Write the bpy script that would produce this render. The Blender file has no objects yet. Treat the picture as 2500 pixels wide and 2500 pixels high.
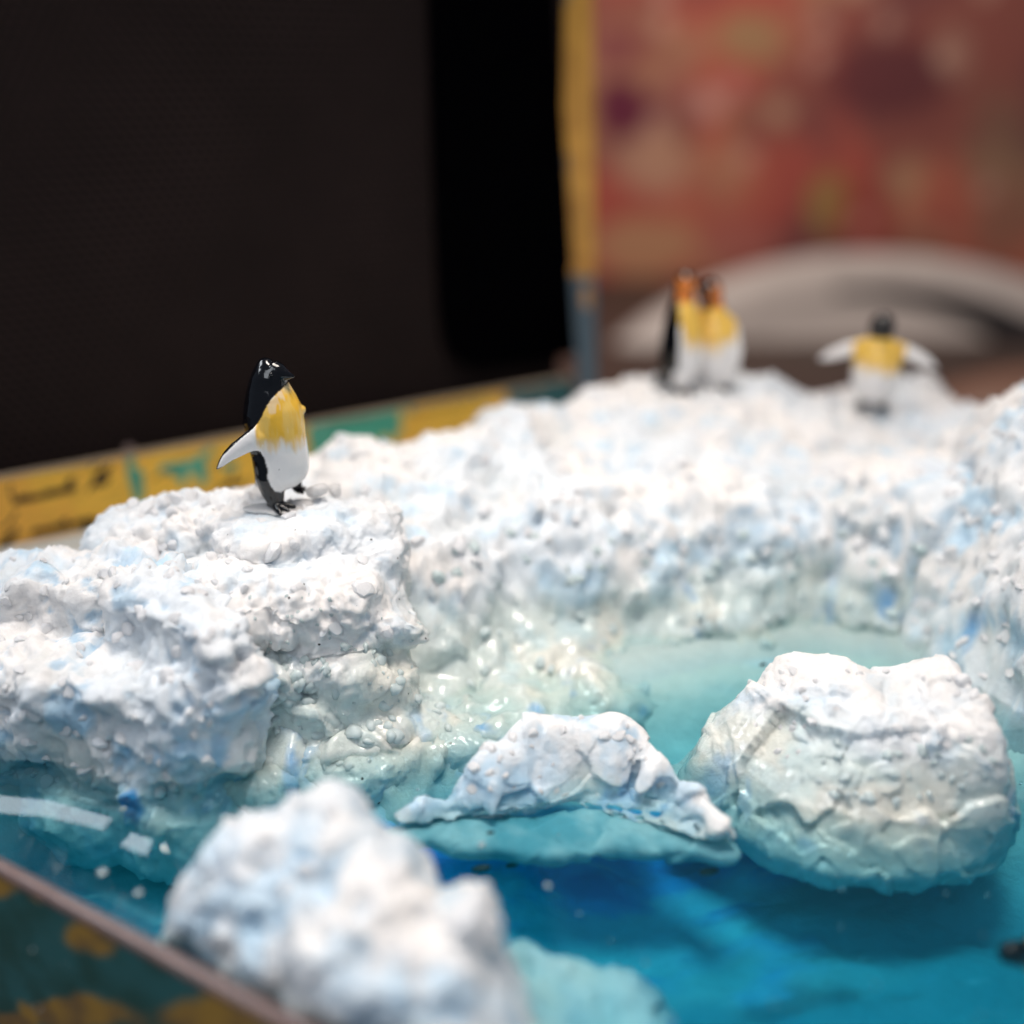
import bpy, bmesh, math, random
import numpy as np
from mathutils import Vector, Matrix
from mathutils.bvhtree import BVHTree
random.seed(7); rng = np.random.default_rng(11)
S = bpy.context.scene
S.unit_settings.scale_length = 0.01          # one unit is a centimetre: a table-top miniature
COL = S.collection
R = math.radians

# ---------------- camera, world, lamps, exposure ----------------
PITCH, FL, CH = R(22), 1.072, 8.0
FWD = np.array([0, math.cos(PITCH), -math.sin(PITCH)]); UPV = np.array([0, math.sin(PITCH), math.cos(PITCH)])
CAMP = np.array([0, 0, CH])
cd = bpy.data.cameras.new('camera'); cam = bpy.data.objects.new('camera', cd); COL.objects.link(cam)
cam.location = CAMP; cam.rotation_euler = (R(90) - PITCH, 0, 0)
cd.sensor_width = 36; cd.lens = 36 * FL; cd.clip_start = 0.1; cd.clip_end = 1000
cd.dof.use_dof = True; cd.dof.focus_distance = 14.05
APERTURE = 0.66
cd.dof.aperture_fstop = 36 * FL * 1e-3 / APERTURE
S.camera = cam
w = bpy.data.worlds.new('World'); S.world = w; w.use_nodes = True
w.node_tree.nodes['Background'].inputs[0].default_value = (0.62, 0.78, 1.0, 1)
w.node_tree.nodes['Background'].inputs[1].default_value = 0.18
S.view_settings.view_transform = 'Standard'; S.view_settings.look = 'None'
S.view_settings.exposure = 0.0; S.view_settings.gamma = 1.0

def lamp(name, loc, target, size, power, color, size_y=None, spread=None):
    l = bpy.data.lights.new(name, 'AREA'); l.energy = power; l.color = color; l.size = size
    if size_y: l.shape = 'RECTANGLE'; l.size_y = size_y
    if spread: l.spread = R(spread)
    o = bpy.data.objects.new(name, l); COL.objects.link(o); o.location = loc
    o.rotation_euler = (Vector(target) - Vector(loc)).to_track_quat('-Z', 'Y').to_euler()
    return o
lamp('key_lamp', (2.0, 12.0, 30), (0.8, 12.8, 0), 10.0, 1370, (1.0, 0.90, 0.81), None, 66)
lamp('fill_lamp', (-6, -14, 28), (0, 13, 1), 14, 2900, (0.88, 0.94, 1.0))
lamp('side_lamp', (-30.7, 17.4, 36.8), (.5, 8.4, 5.8), 26, 12500, (0.90, 0.95, 1.0), 14)
lamp('back_lamp', (4, 42, 42), (10, 85, 5), 10, 24000, (1.0, 0.88, 0.78))

# ---------------- picture helpers (layout only) ----------------
def ray(u, v): 
    return FWD + (u - .5) / FL * np.array([1, 0, 0]) + (.5 - v) / FL * UPV
def P(u, v, t): return CAMP + t * ray(u, v)
def Pz(u, v, z):
    d = ray(u, v); return CAMP + d * ((z - CH) / d[2])
def Pplane(u, v, p0, n):
    d = ray(u, v); return CAMP + d * (np.dot(np.array(p0) - CAMP, n) / np.dot(d, n))

# ---------------- noise ----------------
def _h(ix, iy, iz, s):
    n = (ix * 374761393 + iy * 668265263 + iz * 1274126177 + s * 97531) & 0xffffffff
    n = ((n ^ (n >> 13)) * 1274126177) & 0xffffffff
    n = ((n ^ (n >> 16)) * 2246822519) & 0xffffffff
    return ((n ^ (n >> 15)) & 0xffffff) / float(0xffffff)
def vnoise(p, scale=1.0, s=0):
    q = np.asarray(p, float) / scale; i = np.floor(q).astype(np.int64); f = q - i; f = f * f * (3 - 2 * f)
    r = 0
    for a in (0, 1):
        wa = f[:, 0] if a else 1 - f[:, 0]
        for b in (0, 1):
            wb = f[:, 1] if b else 1 - f[:, 1]
            for c in (0, 1):
                wc = f[:, 2] if c else 1 - f[:, 2]
                r = r + wa * wb * wc * _h(i[:, 0] + a, i[:, 1] + b, i[:, 2] + c, s)
    return r
def fbm(p, scale, s=0, o=4, g=.5):
    r = 0; a = 1; t = 0
    M = np.array([[.8, .6, 0], [-.48, .64, .6], [.36, -.48, .8]])
    q = np.asarray(p, float)
    for k in range(o):
        r = r + a * vnoise(q, scale, s + k * 17); t += a; a *= g; scale *= .49; q = q @ M
    return r / t
def worley(p, scale, s=0):
    q = np.asarray(p, float) / scale; i = np.floor(q).astype(np.int64); best = np.full(len(q), 9.0)
    for a in (-1, 0, 1):
        for b in (-1, 0, 1):
            for c in (-1, 0, 1):
                j = i + np.array([a, b, c])
                d = (j[:, 0] + _h(j[:, 0], j[:, 1], j[:, 2], s) - q[:, 0]) ** 2 + (j[:, 1] + _h(j[:, 0], j[:, 1], j[:, 2], s + 5) - q[:, 1]) ** 2 + (j[:, 2] + _h(j[:, 0], j[:, 1], j[:, 2], s + 9) - q[:, 2]) ** 2
                best = np.minimum(best, d)
    return np.sqrt(best)
def facet(p, scale, s=0):
    """each random cell carries its own tilted plane: broken, chiselled faces"""
    q = np.asarray(p, float) / scale; i = np.floor(q).astype(np.int64); best = np.full(len(q), 9.0); out = np.zeros(len(q))
    for a in (-1, 0, 1):
        for b in (-1, 0, 1):
            for c in (-1, 0, 1):
                j = i + np.array([a, b, c]); r = [_h(j[:, 0], j[:, 1], j[:, 2], s + k) for k in (0, 5, 9, 14, 22, 31, 40)]
                dx = [q[:, k] - j[:, k] - r[k] for k in range(3)]; d = dx[0] ** 2 + dx[1] ** 2 + dx[2] ** 2
                val = sum(dx[k] * (r[3 + k] - .5) * 2 for k in range(3)) + (r[6] - .5) * .7
                m = d < best; best = np.where(m, d, best); out = np.where(m, val, out)
    return out
def sm(x, a, b):
    t = np.clip((x - a) / (b - a), 0, 1); return t * t * (3 - 2 * t)
def mixc(c1, c2, f):
    f = np.asarray(f)[:, None]; return np.asarray(c1) * (1 - f) + np.asarray(c2) * f

# ---------------- object helpers ----------------
def tag(o, label=None, cat=None, group=None, kind=None):
    if label: o['label'] = label
    if cat: o['category'] = cat
    if group: o['group'] = group
    if kind: o['kind'] = kind
    return o
def empty(name, loc, label=None, cat=None, group=None):
    o = bpy.data.objects.new(name, None); COL.objects.link(o); o.location = loc; o.empty_display_size = .5
    return tag(o, label, cat, group)
def place(name, me, parent=None, origin=None):
    """me is in world coordinates; the object's origin goes to its own place"""
    o = bpy.data.objects.new(name, me); COL.objects.link(o)
    if parent is not None:
        o.parent = parent; me.transform(Matrix.Translation(-Vector(parent.location)))
    elif origin is not None:
        me.transform(Matrix.Translation(-Vector(origin))); o.location = origin
    return o
def shade(me, smooth=True):
    me.polygons.foreach_set('use_smooth', [smooth] * len(me.polygons)); me.update()
def mesh(name, V, F, mat=None, smooth=True):
    me = bpy.data.meshes.new(name); me.from_pydata([tuple(map(float, v)) for v in V], [], [tuple(int(i) for i in f) for f in F])
    if mat: me.materials.append(mat)
    shade(me, smooth); return me
def setcol(me, col, name='Col'):
    a = me.color_attributes.new(name, 'FLOAT_COLOR', 'POINT')
    c = np.ones((len(me.vertices), 4), np.float32); c[:, :3] = col; a.data.foreach_set('color', c.ravel())
def setval(me, val, name):
    a = me.attributes.new(name, 'FLOAT', 'POINT'); a.data.foreach_set('value', np.asarray(val, np.float32))
def getv(me):
    v = np.empty(len(me.vertices) * 3, np.float32); me.vertices.foreach_get('co', v); return v.reshape(-1, 3).astype(float)
def getn(me):
    v = np.empty(len(me.vertices) * 3, np.float32); me.vertex_normals.foreach_get('vector', v); return v.reshape(-1, 3).astype(float)
def setv(me, v): me.vertices.foreach_set('co', np.asarray(v, np.float32).ravel()); me.update()

def _ico(sub):
    bm = bmesh.new(); bmesh.ops.create_icosphere(bm, subdivisions=sub, radius=1)
    V = np.array([v.co[:] for v in bm.verts]); F = np.array([[v.index for v in f.verts] for f in bm.faces]); bm.free(); return V, F
ICO = {k: _ico(k) for k in (1, 2, 3)}
def ring_loft(rings):
    n = len(rings[0]); V = np.concatenate(rings); F = []
    for k in range(len(rings) - 1):
        for i in range(n):
            j = (i + 1) % n; F.append((k * n + i, k * n + j, (k + 1) * n + j, (k + 1) * n + i))
    F.append(tuple(range(n))[::-1]); F.append(tuple((len(rings) - 1) * n + i for i in range(n)))
    return V, F
class Acc:
    def __init__(s): s.V = []; s.F = []; s.n = 0
    def add(s, V, F):
        V = np.asarray(V, float); s.V.append(V); s.F += [tuple(i + s.n for i in f) for f in F]; s.n += len(V)
    def ball(s, c, r, sub=3, rot=None):
        V, F = ICO[sub]; V = V * np.asarray(r)
        if rot is not None: V = V @ np.array(rot).T
        s.add(V + np.asarray(c), F)
    def tube(s, pts, rad, n=16, flat=(1, 1), up=(0, 1, 0)):
        pts = np.asarray(pts, float); rings = []
        for k in range(len(pts)):
            a = pts[max(k - 1, 0)]; b = pts[min(k + 1, len(pts) - 1)]; t = b - a; t /= np.linalg.norm(t) + 1e-9
            x = np.cross(np.array(up, float), t); x /= np.linalg.norm(x) + 1e-9; y = np.cross(t, x)
            r = rad[k] if hasattr(rad, '__len__') else rad
            an = np.linspace(0, 2 * math.pi, n, endpoint=False)
            rings.append(pts[k] + r * flat[0] * np.cos(an)[:, None] * x + r * flat[1] * np.sin(an)[:, None] * y)
        s.add(*ring_loft(rings))
    def box(s, p, hx, hy, hz, ax=None):
        V = np.array([[a, b, c] for a in (-1, 1) for b in (-1, 1) for c in (-1, 1)], float) * [hx, hy, hz]
        if ax is not None: V = V @ np.array(ax)
        s.add(V + p, [(0, 1, 3, 2), (4, 6, 7, 5), (0, 4, 5, 1), (2, 3, 7, 6), (0, 2, 6, 4), (1, 5, 7, 3)])
    def mesh(s, name, mat=None, smooth=True): return mesh(name, np.concatenate(s.V), s.F, mat, smooth)
def remesh(me, vox):
    o = bpy.data.objects.new('tmp', me); COL.objects.link(o)
    m = o.modifiers.new('r', 'REMESH'); m.mode = 'VOXEL'; m.voxel_size = vox; m.use_smooth_shade = True
    dg = bpy.context.evaluated_depsgraph_get(); dg.update()
    out = bpy.data.meshes.new_from_object(o.evaluated_get(dg)); bpy.data.objects.remove(o); bpy.data.meshes.remove(me)
    return out
def smooth_mesh(me, it=2, f=.5):
    V = getv(me); E = np.empty(len(me.edges) * 2, np.int32); me.edges.foreach_get('vertices', E); E = E.reshape(-1, 2)
    deg = np.bincount(E.ravel(), minlength=len(V)).astype(float)[:, None]
    for _ in range(it):
        A = np.zeros_like(V)
        for k in range(3):
            A[:, k] = np.bincount(E[:, 0], V[E[:, 1], k], len(V)) + np.bincount(E[:, 1], V[E[:, 0], k], len(V))
        V = V * (1 - f) + f * A / deg
    setv(me, V)

# ---------------- materials ----------------
def nodes(name):
    m = bpy.data.materials.new(name); m.use_nodes = True; nt = m.node_tree; b = nt.nodes['Principled BSDF']
    return m, nt, b
def N(nt, t, **k):
    n = nt.nodes.new(t)
    for a, v in k.items():
        if a in n.inputs.keys(): n.inputs[a].default_value = v
        else: setattr(n, a, v)
    return n
def noise(nt, scale, detail=4, rough=.6, co='Object'):
    tc = N(nt, 'ShaderNodeTexCoord'); n = N(nt, 'ShaderNodeTexNoise'); n.inputs['Scale'].default_value = scale
    n.inputs['Detail'].default_value = detail; n.inputs['Roughness'].default_value = rough
    nt.links.new(tc.outputs[co], n.inputs['Vector']); return n
def bump(nt, b, h, strength, dist):
    bp = N(nt, 'ShaderNodeBump'); bp.inputs['Strength'].default_value = strength; bp.inputs['Distance'].default_value = dist
    nt.links.new(h, bp.inputs['Height']); nt.links.new(bp.outputs[0], b.inputs['Normal']); return bp
def simple(name, col, rough=.5, nscale=3, var=.15, bstr=.2, bdist=.02, metallic=0, coat=0):
    m, nt, b = nodes(name); n = noise(nt, nscale)
    r = N(nt, 'ShaderNodeMix', data_type='RGBA'); r.inputs[6].default_value = (*[c * (1 - var) for c in col], 1); r.inputs[7].default_value = (*[min(1, c * (1 + var)) for c in col], 1)
    nt.links.new(n.outputs[0], r.inputs[0]); nt.links.new(r.outputs[2], b.inputs['Base Color'])
    b.inputs['Roughness'].default_value = rough; b.inputs['Metallic'].default_value = metallic; b.inputs['Coat Weight'].default_value = coat
    bump(nt, b, n.outputs[0], bstr, bdist); return m
def painted(name, rough=.5, bscale=30, bstr=.2, bdist=.02, attr='Col', coat=0):
    m, nt, b = nodes(name); a = N(nt, 'ShaderNodeAttribute'); a.attribute_name = attr
    n = noise(nt, bscale); mx = N(nt, 'ShaderNodeMix', data_type='RGBA', blend_type='MULTIPLY'); mx.inputs[0].default_value = .25
    nt.links.new(a.outputs['Color'], mx.inputs[6]); nt.links.new(n.outputs[0], mx.inputs[7]); nt.links.new(mx.outputs[2], b.inputs['Base Color'])
    b.inputs['Roughness'].default_value = rough; b.inputs['Coat Weight'].default_value = coat; b.inputs['Coat Roughness'].default_value = .05
    bump(nt, b, n.outputs[0], bstr, bdist); return m

# snow: pigment and painted-in shade from a vertex attribute, black flecks, wet glaze
def snow_material():
    m, nt, b = nodes('painted_snow_paste')
    a = N(nt, 'ShaderNodeAttribute'); a.attribute_name = 'Col'; wt = N(nt, 'ShaderNodeAttribute'); wt.attribute_name = 'wet'; fl = N(nt, 'ShaderNodeAttribute'); fl.attribute_name = 'fleck'
    tc = N(nt, 'ShaderNodeTexCoord')
    vo = N(nt, 'ShaderNodeTexVoronoi'); vo.inputs['Scale'].default_value = 5.5; nt.links.new(tc.outputs['Object'], vo.inputs['Vector'])
    n0 = noise(nt, 26, 2)
    # fleck: voronoi distance < small threshold that differs per cell
    sep = N(nt, 'ShaderNodeSeparateColor'); nt.links.new(vo.outputs['Color'], sep.inputs[0])
    th = N(nt, 'ShaderNodeMath', operation='POWER'); nt.links.new(sep.outputs[0], th.inputs[0]); th.inputs[1].default_value = 3
    th2 = N(nt, 'ShaderNodeMath', operation='MULTIPLY'); nt.links.new(th.outputs[0], th2.inputs[0]); th2.inputs[1].default_value = .15
    th3 = N(nt, 'ShaderNodeMath', operation='MULTIPLY'); nt.links.new(th2.outputs[0], th3.inputs[0]); nt.links.new(fl.outputs['Fac'], th3.inputs[1])
    nz = N(nt, 'ShaderNodeMath', operation='MULTIPLY_ADD'); nt.links.new(n0.outputs[0], nz.inputs[0]); nz.inputs[1].default_value = .05; nt.links.new(vo.outputs['Distance'], nz.inputs[2])
    sub = N(nt, 'ShaderNodeMath', operation='SUBTRACT'); nt.links.new(nz.outputs[0], sub.inputs[0]); sub.inputs[1].default_value = .024
    lt = N(nt, 'ShaderNodeMath', operation='LESS_THAN'); nt.links.new(sub.outputs[0], lt.inputs[0]); nt.links.new(th3.outputs[0], lt.inputs[1])
    n1 = noise(nt, 7, 5, .65); rp = N(nt, 'ShaderNodeMapRange'); rp.inputs[1].default_value = .3; rp.inputs[2].default_value = .7; rp.inputs[3].default_value = .9; rp.inputs[4].default_value = 1.06
    nt.links.new(n1.outputs[0], rp.inputs[0])
    mu = N(nt, 'ShaderNodeMix', data_type='RGBA', blend_type='MULTIPLY'); mu.inputs[0].default_value = 1; nt.links.new(a.outputs['Color'], mu.inputs[6]); nt.links.new(rp.outputs[0], mu.inputs[7])
    mx = N(nt, 'ShaderNodeMix', data_type='RGBA'); nt.links.new(lt.outputs[0], mx.inputs[0]); nt.links.new(mu.outputs[2], mx.inputs[6]); mx.inputs[7].default_value = (.02, .016, .014, 1)
    nt.links.new(mx.outputs[2], b.inputs['Base Color'])
    rr = N(nt, 'ShaderNodeMapRange'); rr.inputs[3].default_value = .55; rr.inputs[4].default_value = .12; nt.links.new(wt.outputs['Fac'], rr.inputs[0]); nt.links.new(rr.outputs[0], b.inputs['Roughness'])
    nt.links.new(wt.outputs['Fac'], b.inputs['Coat Weight']); b.inputs['Coat Roughness'].default_value = .04
    b.inputs['Subsurface Weight'].default_value = .35; b.inputs['Subsurface Radius'].default_value = (1.0, 1.0, 1.0); b.inputs['Subsurface Scale'].default_value = .16
    n2 = noise(nt, 16, 8, .7); bump(nt, b, n2.outputs[0], .55, .045)
    return m
M_snow = snow_material()
def crystal_material(name, col, tr, rough):
    m, nt, b = nodes(name); n = noise(nt, 9, 5)
    r = N(nt, 'ShaderNodeMix', data_type='RGBA'); r.inputs[6].default_value = (*[c * .82 for c in col], 1); r.inputs[7].default_value = (*col, 1)
    nt.links.new(n.outputs[0], r.inputs[0]); nt.links.new(r.outputs[2], b.inputs['Base Color'])
    b.inputs['Transmission Weight'].default_value = tr; b.inputs['Roughness'].default_value = rough; b.inputs['IOR'].default_value = 1.33
    b.inputs['Subsurface Weight'].default_value = .5; b.inputs['Subsurface Scale'].default_value = .2; b.inputs['Subsurface Radius'].default_value = (1, 1, 1)
    bump(nt, b, n.outputs[0], .35, .03); return m
M_salt = crystal_material('milky_salt', (.87, .86, .87), .0, .3)
M_bead = crystal_material('wet_ice_bead', (.70, .82, .82), .12, .04)
M_clear = crystal_material('clear_salt', (.9, .88, .87), .3, .12)

# =================================================================
#  THE CRAFT BOX (tray walls and standing boards)
# =================================================================
D1 = np.array([.859, -.512, 0]); NN = np.array([.512, .859, 0]); P0 = np.array([-5.45, 9.45, 0])
DB = np.array([.838, .545, 0]); DB /= np.linalg.norm(DB); BN = np.array([DB[1], -DB[0], 0])      # back-left wall and its inward normal
BA = np.array([-9., 18., 0])
CORNER = P0 - 10.14 * D1
M_paper = painted('printed_map_paper', .5, 14, .15, .02)
M_board = simple('grey_cardboard', (.36, .27, .19), .8, 6, .3)
M_brown = simple('brown_bead_edge', (.17, .11, .10), .45, 8, .4, coat=.3)

box = empty('craft_box', tuple(CORNER + [0, 0, -4]), 'open craft box covered in ochre and green map paper holding the icy sea', 'box')
def slab(name, origin, ax, az, an, L, H, T, res, colfn, mat=M_paper, parent=box):
    """board with a printed front face (dense grid, colour attribute) and real thickness"""
    nx, nz = int(L / res) + 1, int(H / res) + 1
    a = np.linspace(0, L, nx); h = np.linspace(0, H, nz); A, Hh = np.meshgrid(a, h); A = A.ravel(); Hh = Hh.ravel()
    V = np.asarray(origin) + A[:, None] * ax + Hh[:, None] * az
    F = [(k * nx + i, k * nx + i + 1, (k + 1) * nx + i + 1, (k + 1) * nx + i) for k in range(nz - 1) for i in range(nx - 1)]
    n = len(V); c = [0, nx - 1, (nz - 1) * nx, nz * nx - 1]
    V2 = np.concatenate([V, V[c] - T * np.asarray(an)])
    F += [(n, n + 1, n + 3, n + 2)]
    F += [tuple(range(nx)) + (n + 1, n), tuple((nz - 1) * nx + i for i in range(nx)) + (n + 3, n + 2), tuple(k * nx for k in range(nz)) + (n + 2, n), tuple(k * nx + nx - 1 for k in range(nz)) + (n + 3, n + 1)]
    me = mesh(name, V2, F, mat, False); C = colfn(A, Hh, V); setcol(me, np.concatenate([C, C[c]])); return place(name, me, parent)
OCH = np.array([.98, .56, .06]); OCH2 = np.array([.92, .46, .06]); GRN = np.array([.07, .38, .26]); TEAL = np.array([.03, .13, .14]); RUST = np.array([.45, .17, .04])
def wall_u(V):
    d = V - CAMP; z = d @ FWD; return .5 + FL * d[:, 0] / z, .5 - FL * (d @ UPV) / z
def wallcol(A, H, V):
    Q = np.c_[A, H, A * 0]; n = fbm(Q, 1.2, 3); n2 = fbm(Q, .35, 8); C = mixc(OCH2, OCH, sm(n, .3, .6)); C = mixc(C, OCH * .8, sm(n2, .55, .8) * .6)
    u, v = wall_u(V); e = (fbm(Q, .5, 21) - .5)
    g = sm(u + e * .035, .296, .300) * (1 - sm(u + e * .05 + (v - .42) * .35, .386, .390))
    for (bu, bv, ru, rv) in [(.128, .452, .0035, .010), (.133, .466, .005, .009), (.1345, .478, .004, .010), (.165, .457, .007, .004), (.176, .459, .007, .007), (.187, .455, .007, .006), (.196, .452, .0045, .010), (.1965, .462, .004, .008), (.179, .468, .003, .007), (.205, .440, .004, .003), (.225, .455, .006, .003),
                             (.20, .444, .006, .002)]:
        d = np.sqrt(((u - bu) / ru / 1.3) ** 2 + ((v - bv) / rv / 1.25) ** 2) + (fbm(Q, .25, 33) - .5) * .9
        g = np.maximum(g, 1 - sm(d, .95, 1.1))
    for (bu, bv, ru, rv) in [(.375, .433, .006, .006), (.383, .445, .010, .006)]:
        d = np.sqrt(((u - bu) / ru) ** 2 + ((v - bv) / rv) ** 2) + (fbm(Q, .25, 35) - .5); g = g * sm(d, .9, 1.1)
    C = mixc(C, GRN * (1 + .9 * (fbm(Q, .7, 40)[:, None] - .5)), g)
    C = mixc(C, [.45, .62, .5], g * sm(fbm(Q, .25, 44), .66, .74) * .6)
    C = mixc(C, TEAL, sm(u + e * .01, .492, .496))
    # brown creases round the blots
    C = mixc(C, RUST, (1 - sm(np.abs(fbm(Q, 1.0, 50, 3) - .5), .0, .012)) * .35 * (1 - g))
    return C
WL = 28.9; WTOP = 1.32
wall = slab('side_wall', CORNER + 0 * DB + [0, 0, -.6], DB, np.array([0, 0, 1.]), BN, 18.6 + 0.0, WTOP + .6, .30, .045, wallcol)
a = Acc(); c0 = CORNER + [0, 0, WTOP + .03] - BN * .15
a.box(c0 + DB * 9.3 + BN * .07, 9.32, .085, .02, [DB, BN, [0, 0, 1]]); place('wall_cap', a.mesh('wall_cap', M_board, False), box)
# handwriting on the side wall (flat ink ribbons)
M_ink = simple('brown_black_ink', (.035, .02, .01), .6, 20, .4)
def ribbon(acc, uv, wd):
    pts = [Pplane(u, v, BA, BN) + BN * .006 for u, v in uv]; pts = np.array(pts)
    for k in range(len(pts) - 1):
        t = pts[k + 1] - pts[k]; L = np.linalg.norm(t)
        if L < 1e-4: continue
        s = np.cross(t / L, BN); wk = wd * 1.45 * (.5 + .5 * abs(s[0] + .3)); e = t / L * wk * .3
        V = [pts[k] - s * wk - e, pts[k] + s * wk - e, pts[k + 1] + s * wk + e, pts[k + 1] - s * wk + e]; acc.add(V, [(0, 1, 2, 3)])
def script_word(acc, u0, v0, u1, v1, amp, n, seed, wd=.028, asc=(), desc=()):
    r = random.Random(seed); pts = []
    for k in range(n):
        A = amp * r.uniform(.6, 1.1); up = A * (3.2 if k in asc else 1); dn = A * (3.6 if k in desc else 0)
        for q in range(10):
            t = (k + q / 10) / n; ph = 2 * math.pi * q / 10; s = -math.cos(ph)
            y = up * (s * .5 + .5) if s > -.2 else up * (s * .5 + .5) - dn * (-.2 - s)
            x = t * (u1 - u0) + math.sin(ph) * (u1 - u0) / n * .32
            pts.append((u0 + x + y * .55, v0 + (v1 - v0) * t - y))
    ribbon(acc, pts, wd)
INK = []
_rb = ribbon
def ribbon(acc, uv, wd):
    q = Acc(); _rb(q, uv, wd); INK.append(q)
a = None
script_word(a, .013, .4915, .072, .479, .0058, 9, 2, .032, asc=(7,)); ribbon(a, [(.011, .473), (.0095, .480), (.012, .484), (.014, .491)], .02)
script_word(a, .088, .476, .105, .472, .0065, 3, 5, .024, asc=(0, 1)); ribbon(a, [(.095, .462), (.086, .480)], .02); ribbon(a, [(.092, .449), (.088, .458), (.098, .452)], .014)
script_word(a, .030, .5215, .068, .515, .0048, 6, 9, .032, asc=(4,)); script_word(a, .070, .514, .094, .5105, .0060, 4, 12, .032, desc=(3,)); ribbon(a, [(.092, .509), (.090, .520), (.082, .526)], .022)
ribbon(a, [(.0, .532), (.009, .527), (.012, .520), (.006, .524), (.002, .536), (.013, .523), (.017, .516)], .034); ribbon(a, [(.0, .517), (.010, .509), (.016, .500)], .018)
script_word(a, .113, .503, .130, .4965, .0045, 3, 15, .02); script_word(a, .150, .497, .175, .489, .004, 4, 19, .02)
script_word(a, .212, .480, .240, .472, .0050, 5, 23, .022, asc=(1,)); script_word(a, .40, .405, .47, .392, .004, 8, 29, .012)
ribbon(a, [(.148, .468), (.158, .462), (.17, .463)], .014); ribbon(a, [(.196, .457), (.215, .453), (.235, .450)], .012)
for q in INK: place('handwritten_stroke', q.mesh('handwritten_stroke', M_ink, False), box)

# front wall: brown bead on top, green paper with ochre blots outside
def frontcol(A, H, V):
    Q = np.c_[A, H, A * 0]; n = fbm(Q, .9, 5); n2 = fbm(Q, .35, 6, 3)
    C = mixc(np.array([.018, .10, .085]), np.array([.03, .16, .16]), sm(n2, .3, .7)); u, v = wall_u(V)
    e = (fbm(Q, .5, 9) - .5) * 1.2; g = A * 0
    for (bu, bv, ru, rv) in [(.0, .862, .05, .014), (.045, .873, .02, .008), (.083, .914, .020, .013), (.10, .925, .014, .008), (.22, .99, .075, .02), (.06, .99, .05, .018), (.02, 1.0, .03, .014), (.28, 1.02, .05, .02)]:
        d = np.sqrt(((u - bu) / ru) ** 2 + ((v - bv) / rv) ** 2) + e; g = np.maximum(g, 1 - sm(d, .75, 1.15))
    C = mixc(C, mixc([.28, .16, .06], [.50, .27, .05], sm(n2, .3, .6)), g); return C
RZ = .14
fo = CORNER + [0, 0, RZ - 3.2]
slab('front_wall', fo - NN * .12, D1, np.array([0, 0, 1.]), -NN, 26, 3.2, .12, .06, frontcol)
a = Acc(); k = np.linspace(0, 26, 260); wob = fbm(np.c_[k, k * 0, k * 0], .8, 4) - .5
a.tube([fo + D1 * t + [0, 0, 3.2] - NN * (.06 + wob[i] * .03) + [0, 0, .02 + wob[i] * .03] for i, t in enumerate(k)], .085, 10, up=(0, 0, 1)); place('wall_bead', a.mesh('wall_bead', M_brown), box)
# floor of the box
a = Acc(); q = [CORNER, P0 + 16 * D1, P0 + 16 * D1 + NN * 18, BA + DB * 12.8]
V = [p + np.array([0, 0, -3.2]) for p in q] + [p + np.array([0, 0, -3.0]) for p in q]
a.add(V, [(3, 2, 1, 0), (4, 5, 6, 7), (0, 1, 5, 4), (1, 2, 6, 5), (2, 3, 7, 6), (3, 0, 4, 7)]); place('box_floor', a.mesh('box_floor', M_board, False), box)

# standing board seen on its edge: ochre above, slate blue below
Fb = [P(.5665, .392, 25.3), P(.583, .392, 25.3), P(.578, -.12, 25.3), P(.530, -.12, 25.3)]
ax = Fb[1] - Fb[0]
def strip_board():
    nx, nz = 24, 260; V = []; 
    for k in range(nz):
        for i in range(nx):
            s, t = i / (nx - 1), k / (nz - 1); V.append((Fb[0] * (1 - s) + Fb[1] * s) * (1 - t) + (Fb[3] * (1 - s) + Fb[2] * s) * t)
    V = np.array(V); F = [(k * nx + i, k * nx + i + 1, (k + 1) * nx + i + 1, (k + 1) * nx + i) for k in range(nz - 1) for i in range(nx - 1)]
    u, v = wall_u(V); Q = np.c_[u * 25, v * 25, u * 0]; n = fbm(Q, .5, 3, 4)
    C = mixc([.58, .25, .02], [.70, .32, .03], sm(n, .3, .7)); C = mixc(C, [.06, .10, .13], sm(v + (n - .5) * .03, .266, .272))
    bl = (1 - sm(u, .553, .557)) * sm(fbm(Q, .7, 14), .52, .58) * (v < .19); C = mixc(C, [.06, .12, .14], bl)
    C = mixc(C, [.5, .24, .06], (1 - sm(np.hypot((u - .573) / .005, (v - .29) / .012), .8, 1.1)))
    bk = [Fb[k] + np.array([.10, 3.0, 0]) for k in range(4)]; n0 = len(V); cc = [0, nx - 1, (nz - 1) * nx, nz * nx - 1]
    V2 = np.concatenate([V, [bk[0], bk[1], bk[3], bk[2]]])
    F += [tuple(range(nx)) + (n0 + 1, n0), tuple((nz - 1) * nx + i for i in range(nx)) + (n0 + 3, n0 + 2), tuple(k * nx for k in range(nz)) + (n0 + 2, n0), tuple(k * nx + nx - 1 for k in range(nz)) + (n0 + 3, n0 + 1), (n0, n0 + 1, n0 + 3, n0 + 2)]
    me = mesh('lid_edge', V2, F, M_paper, False); setcol(me, np.concatenate([C, C[cc]])); place('lid_edge', me, box)
strip_board(); tag(box.children[-1], 'tall narrow board edge, ochre above and slate blue below')

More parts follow.
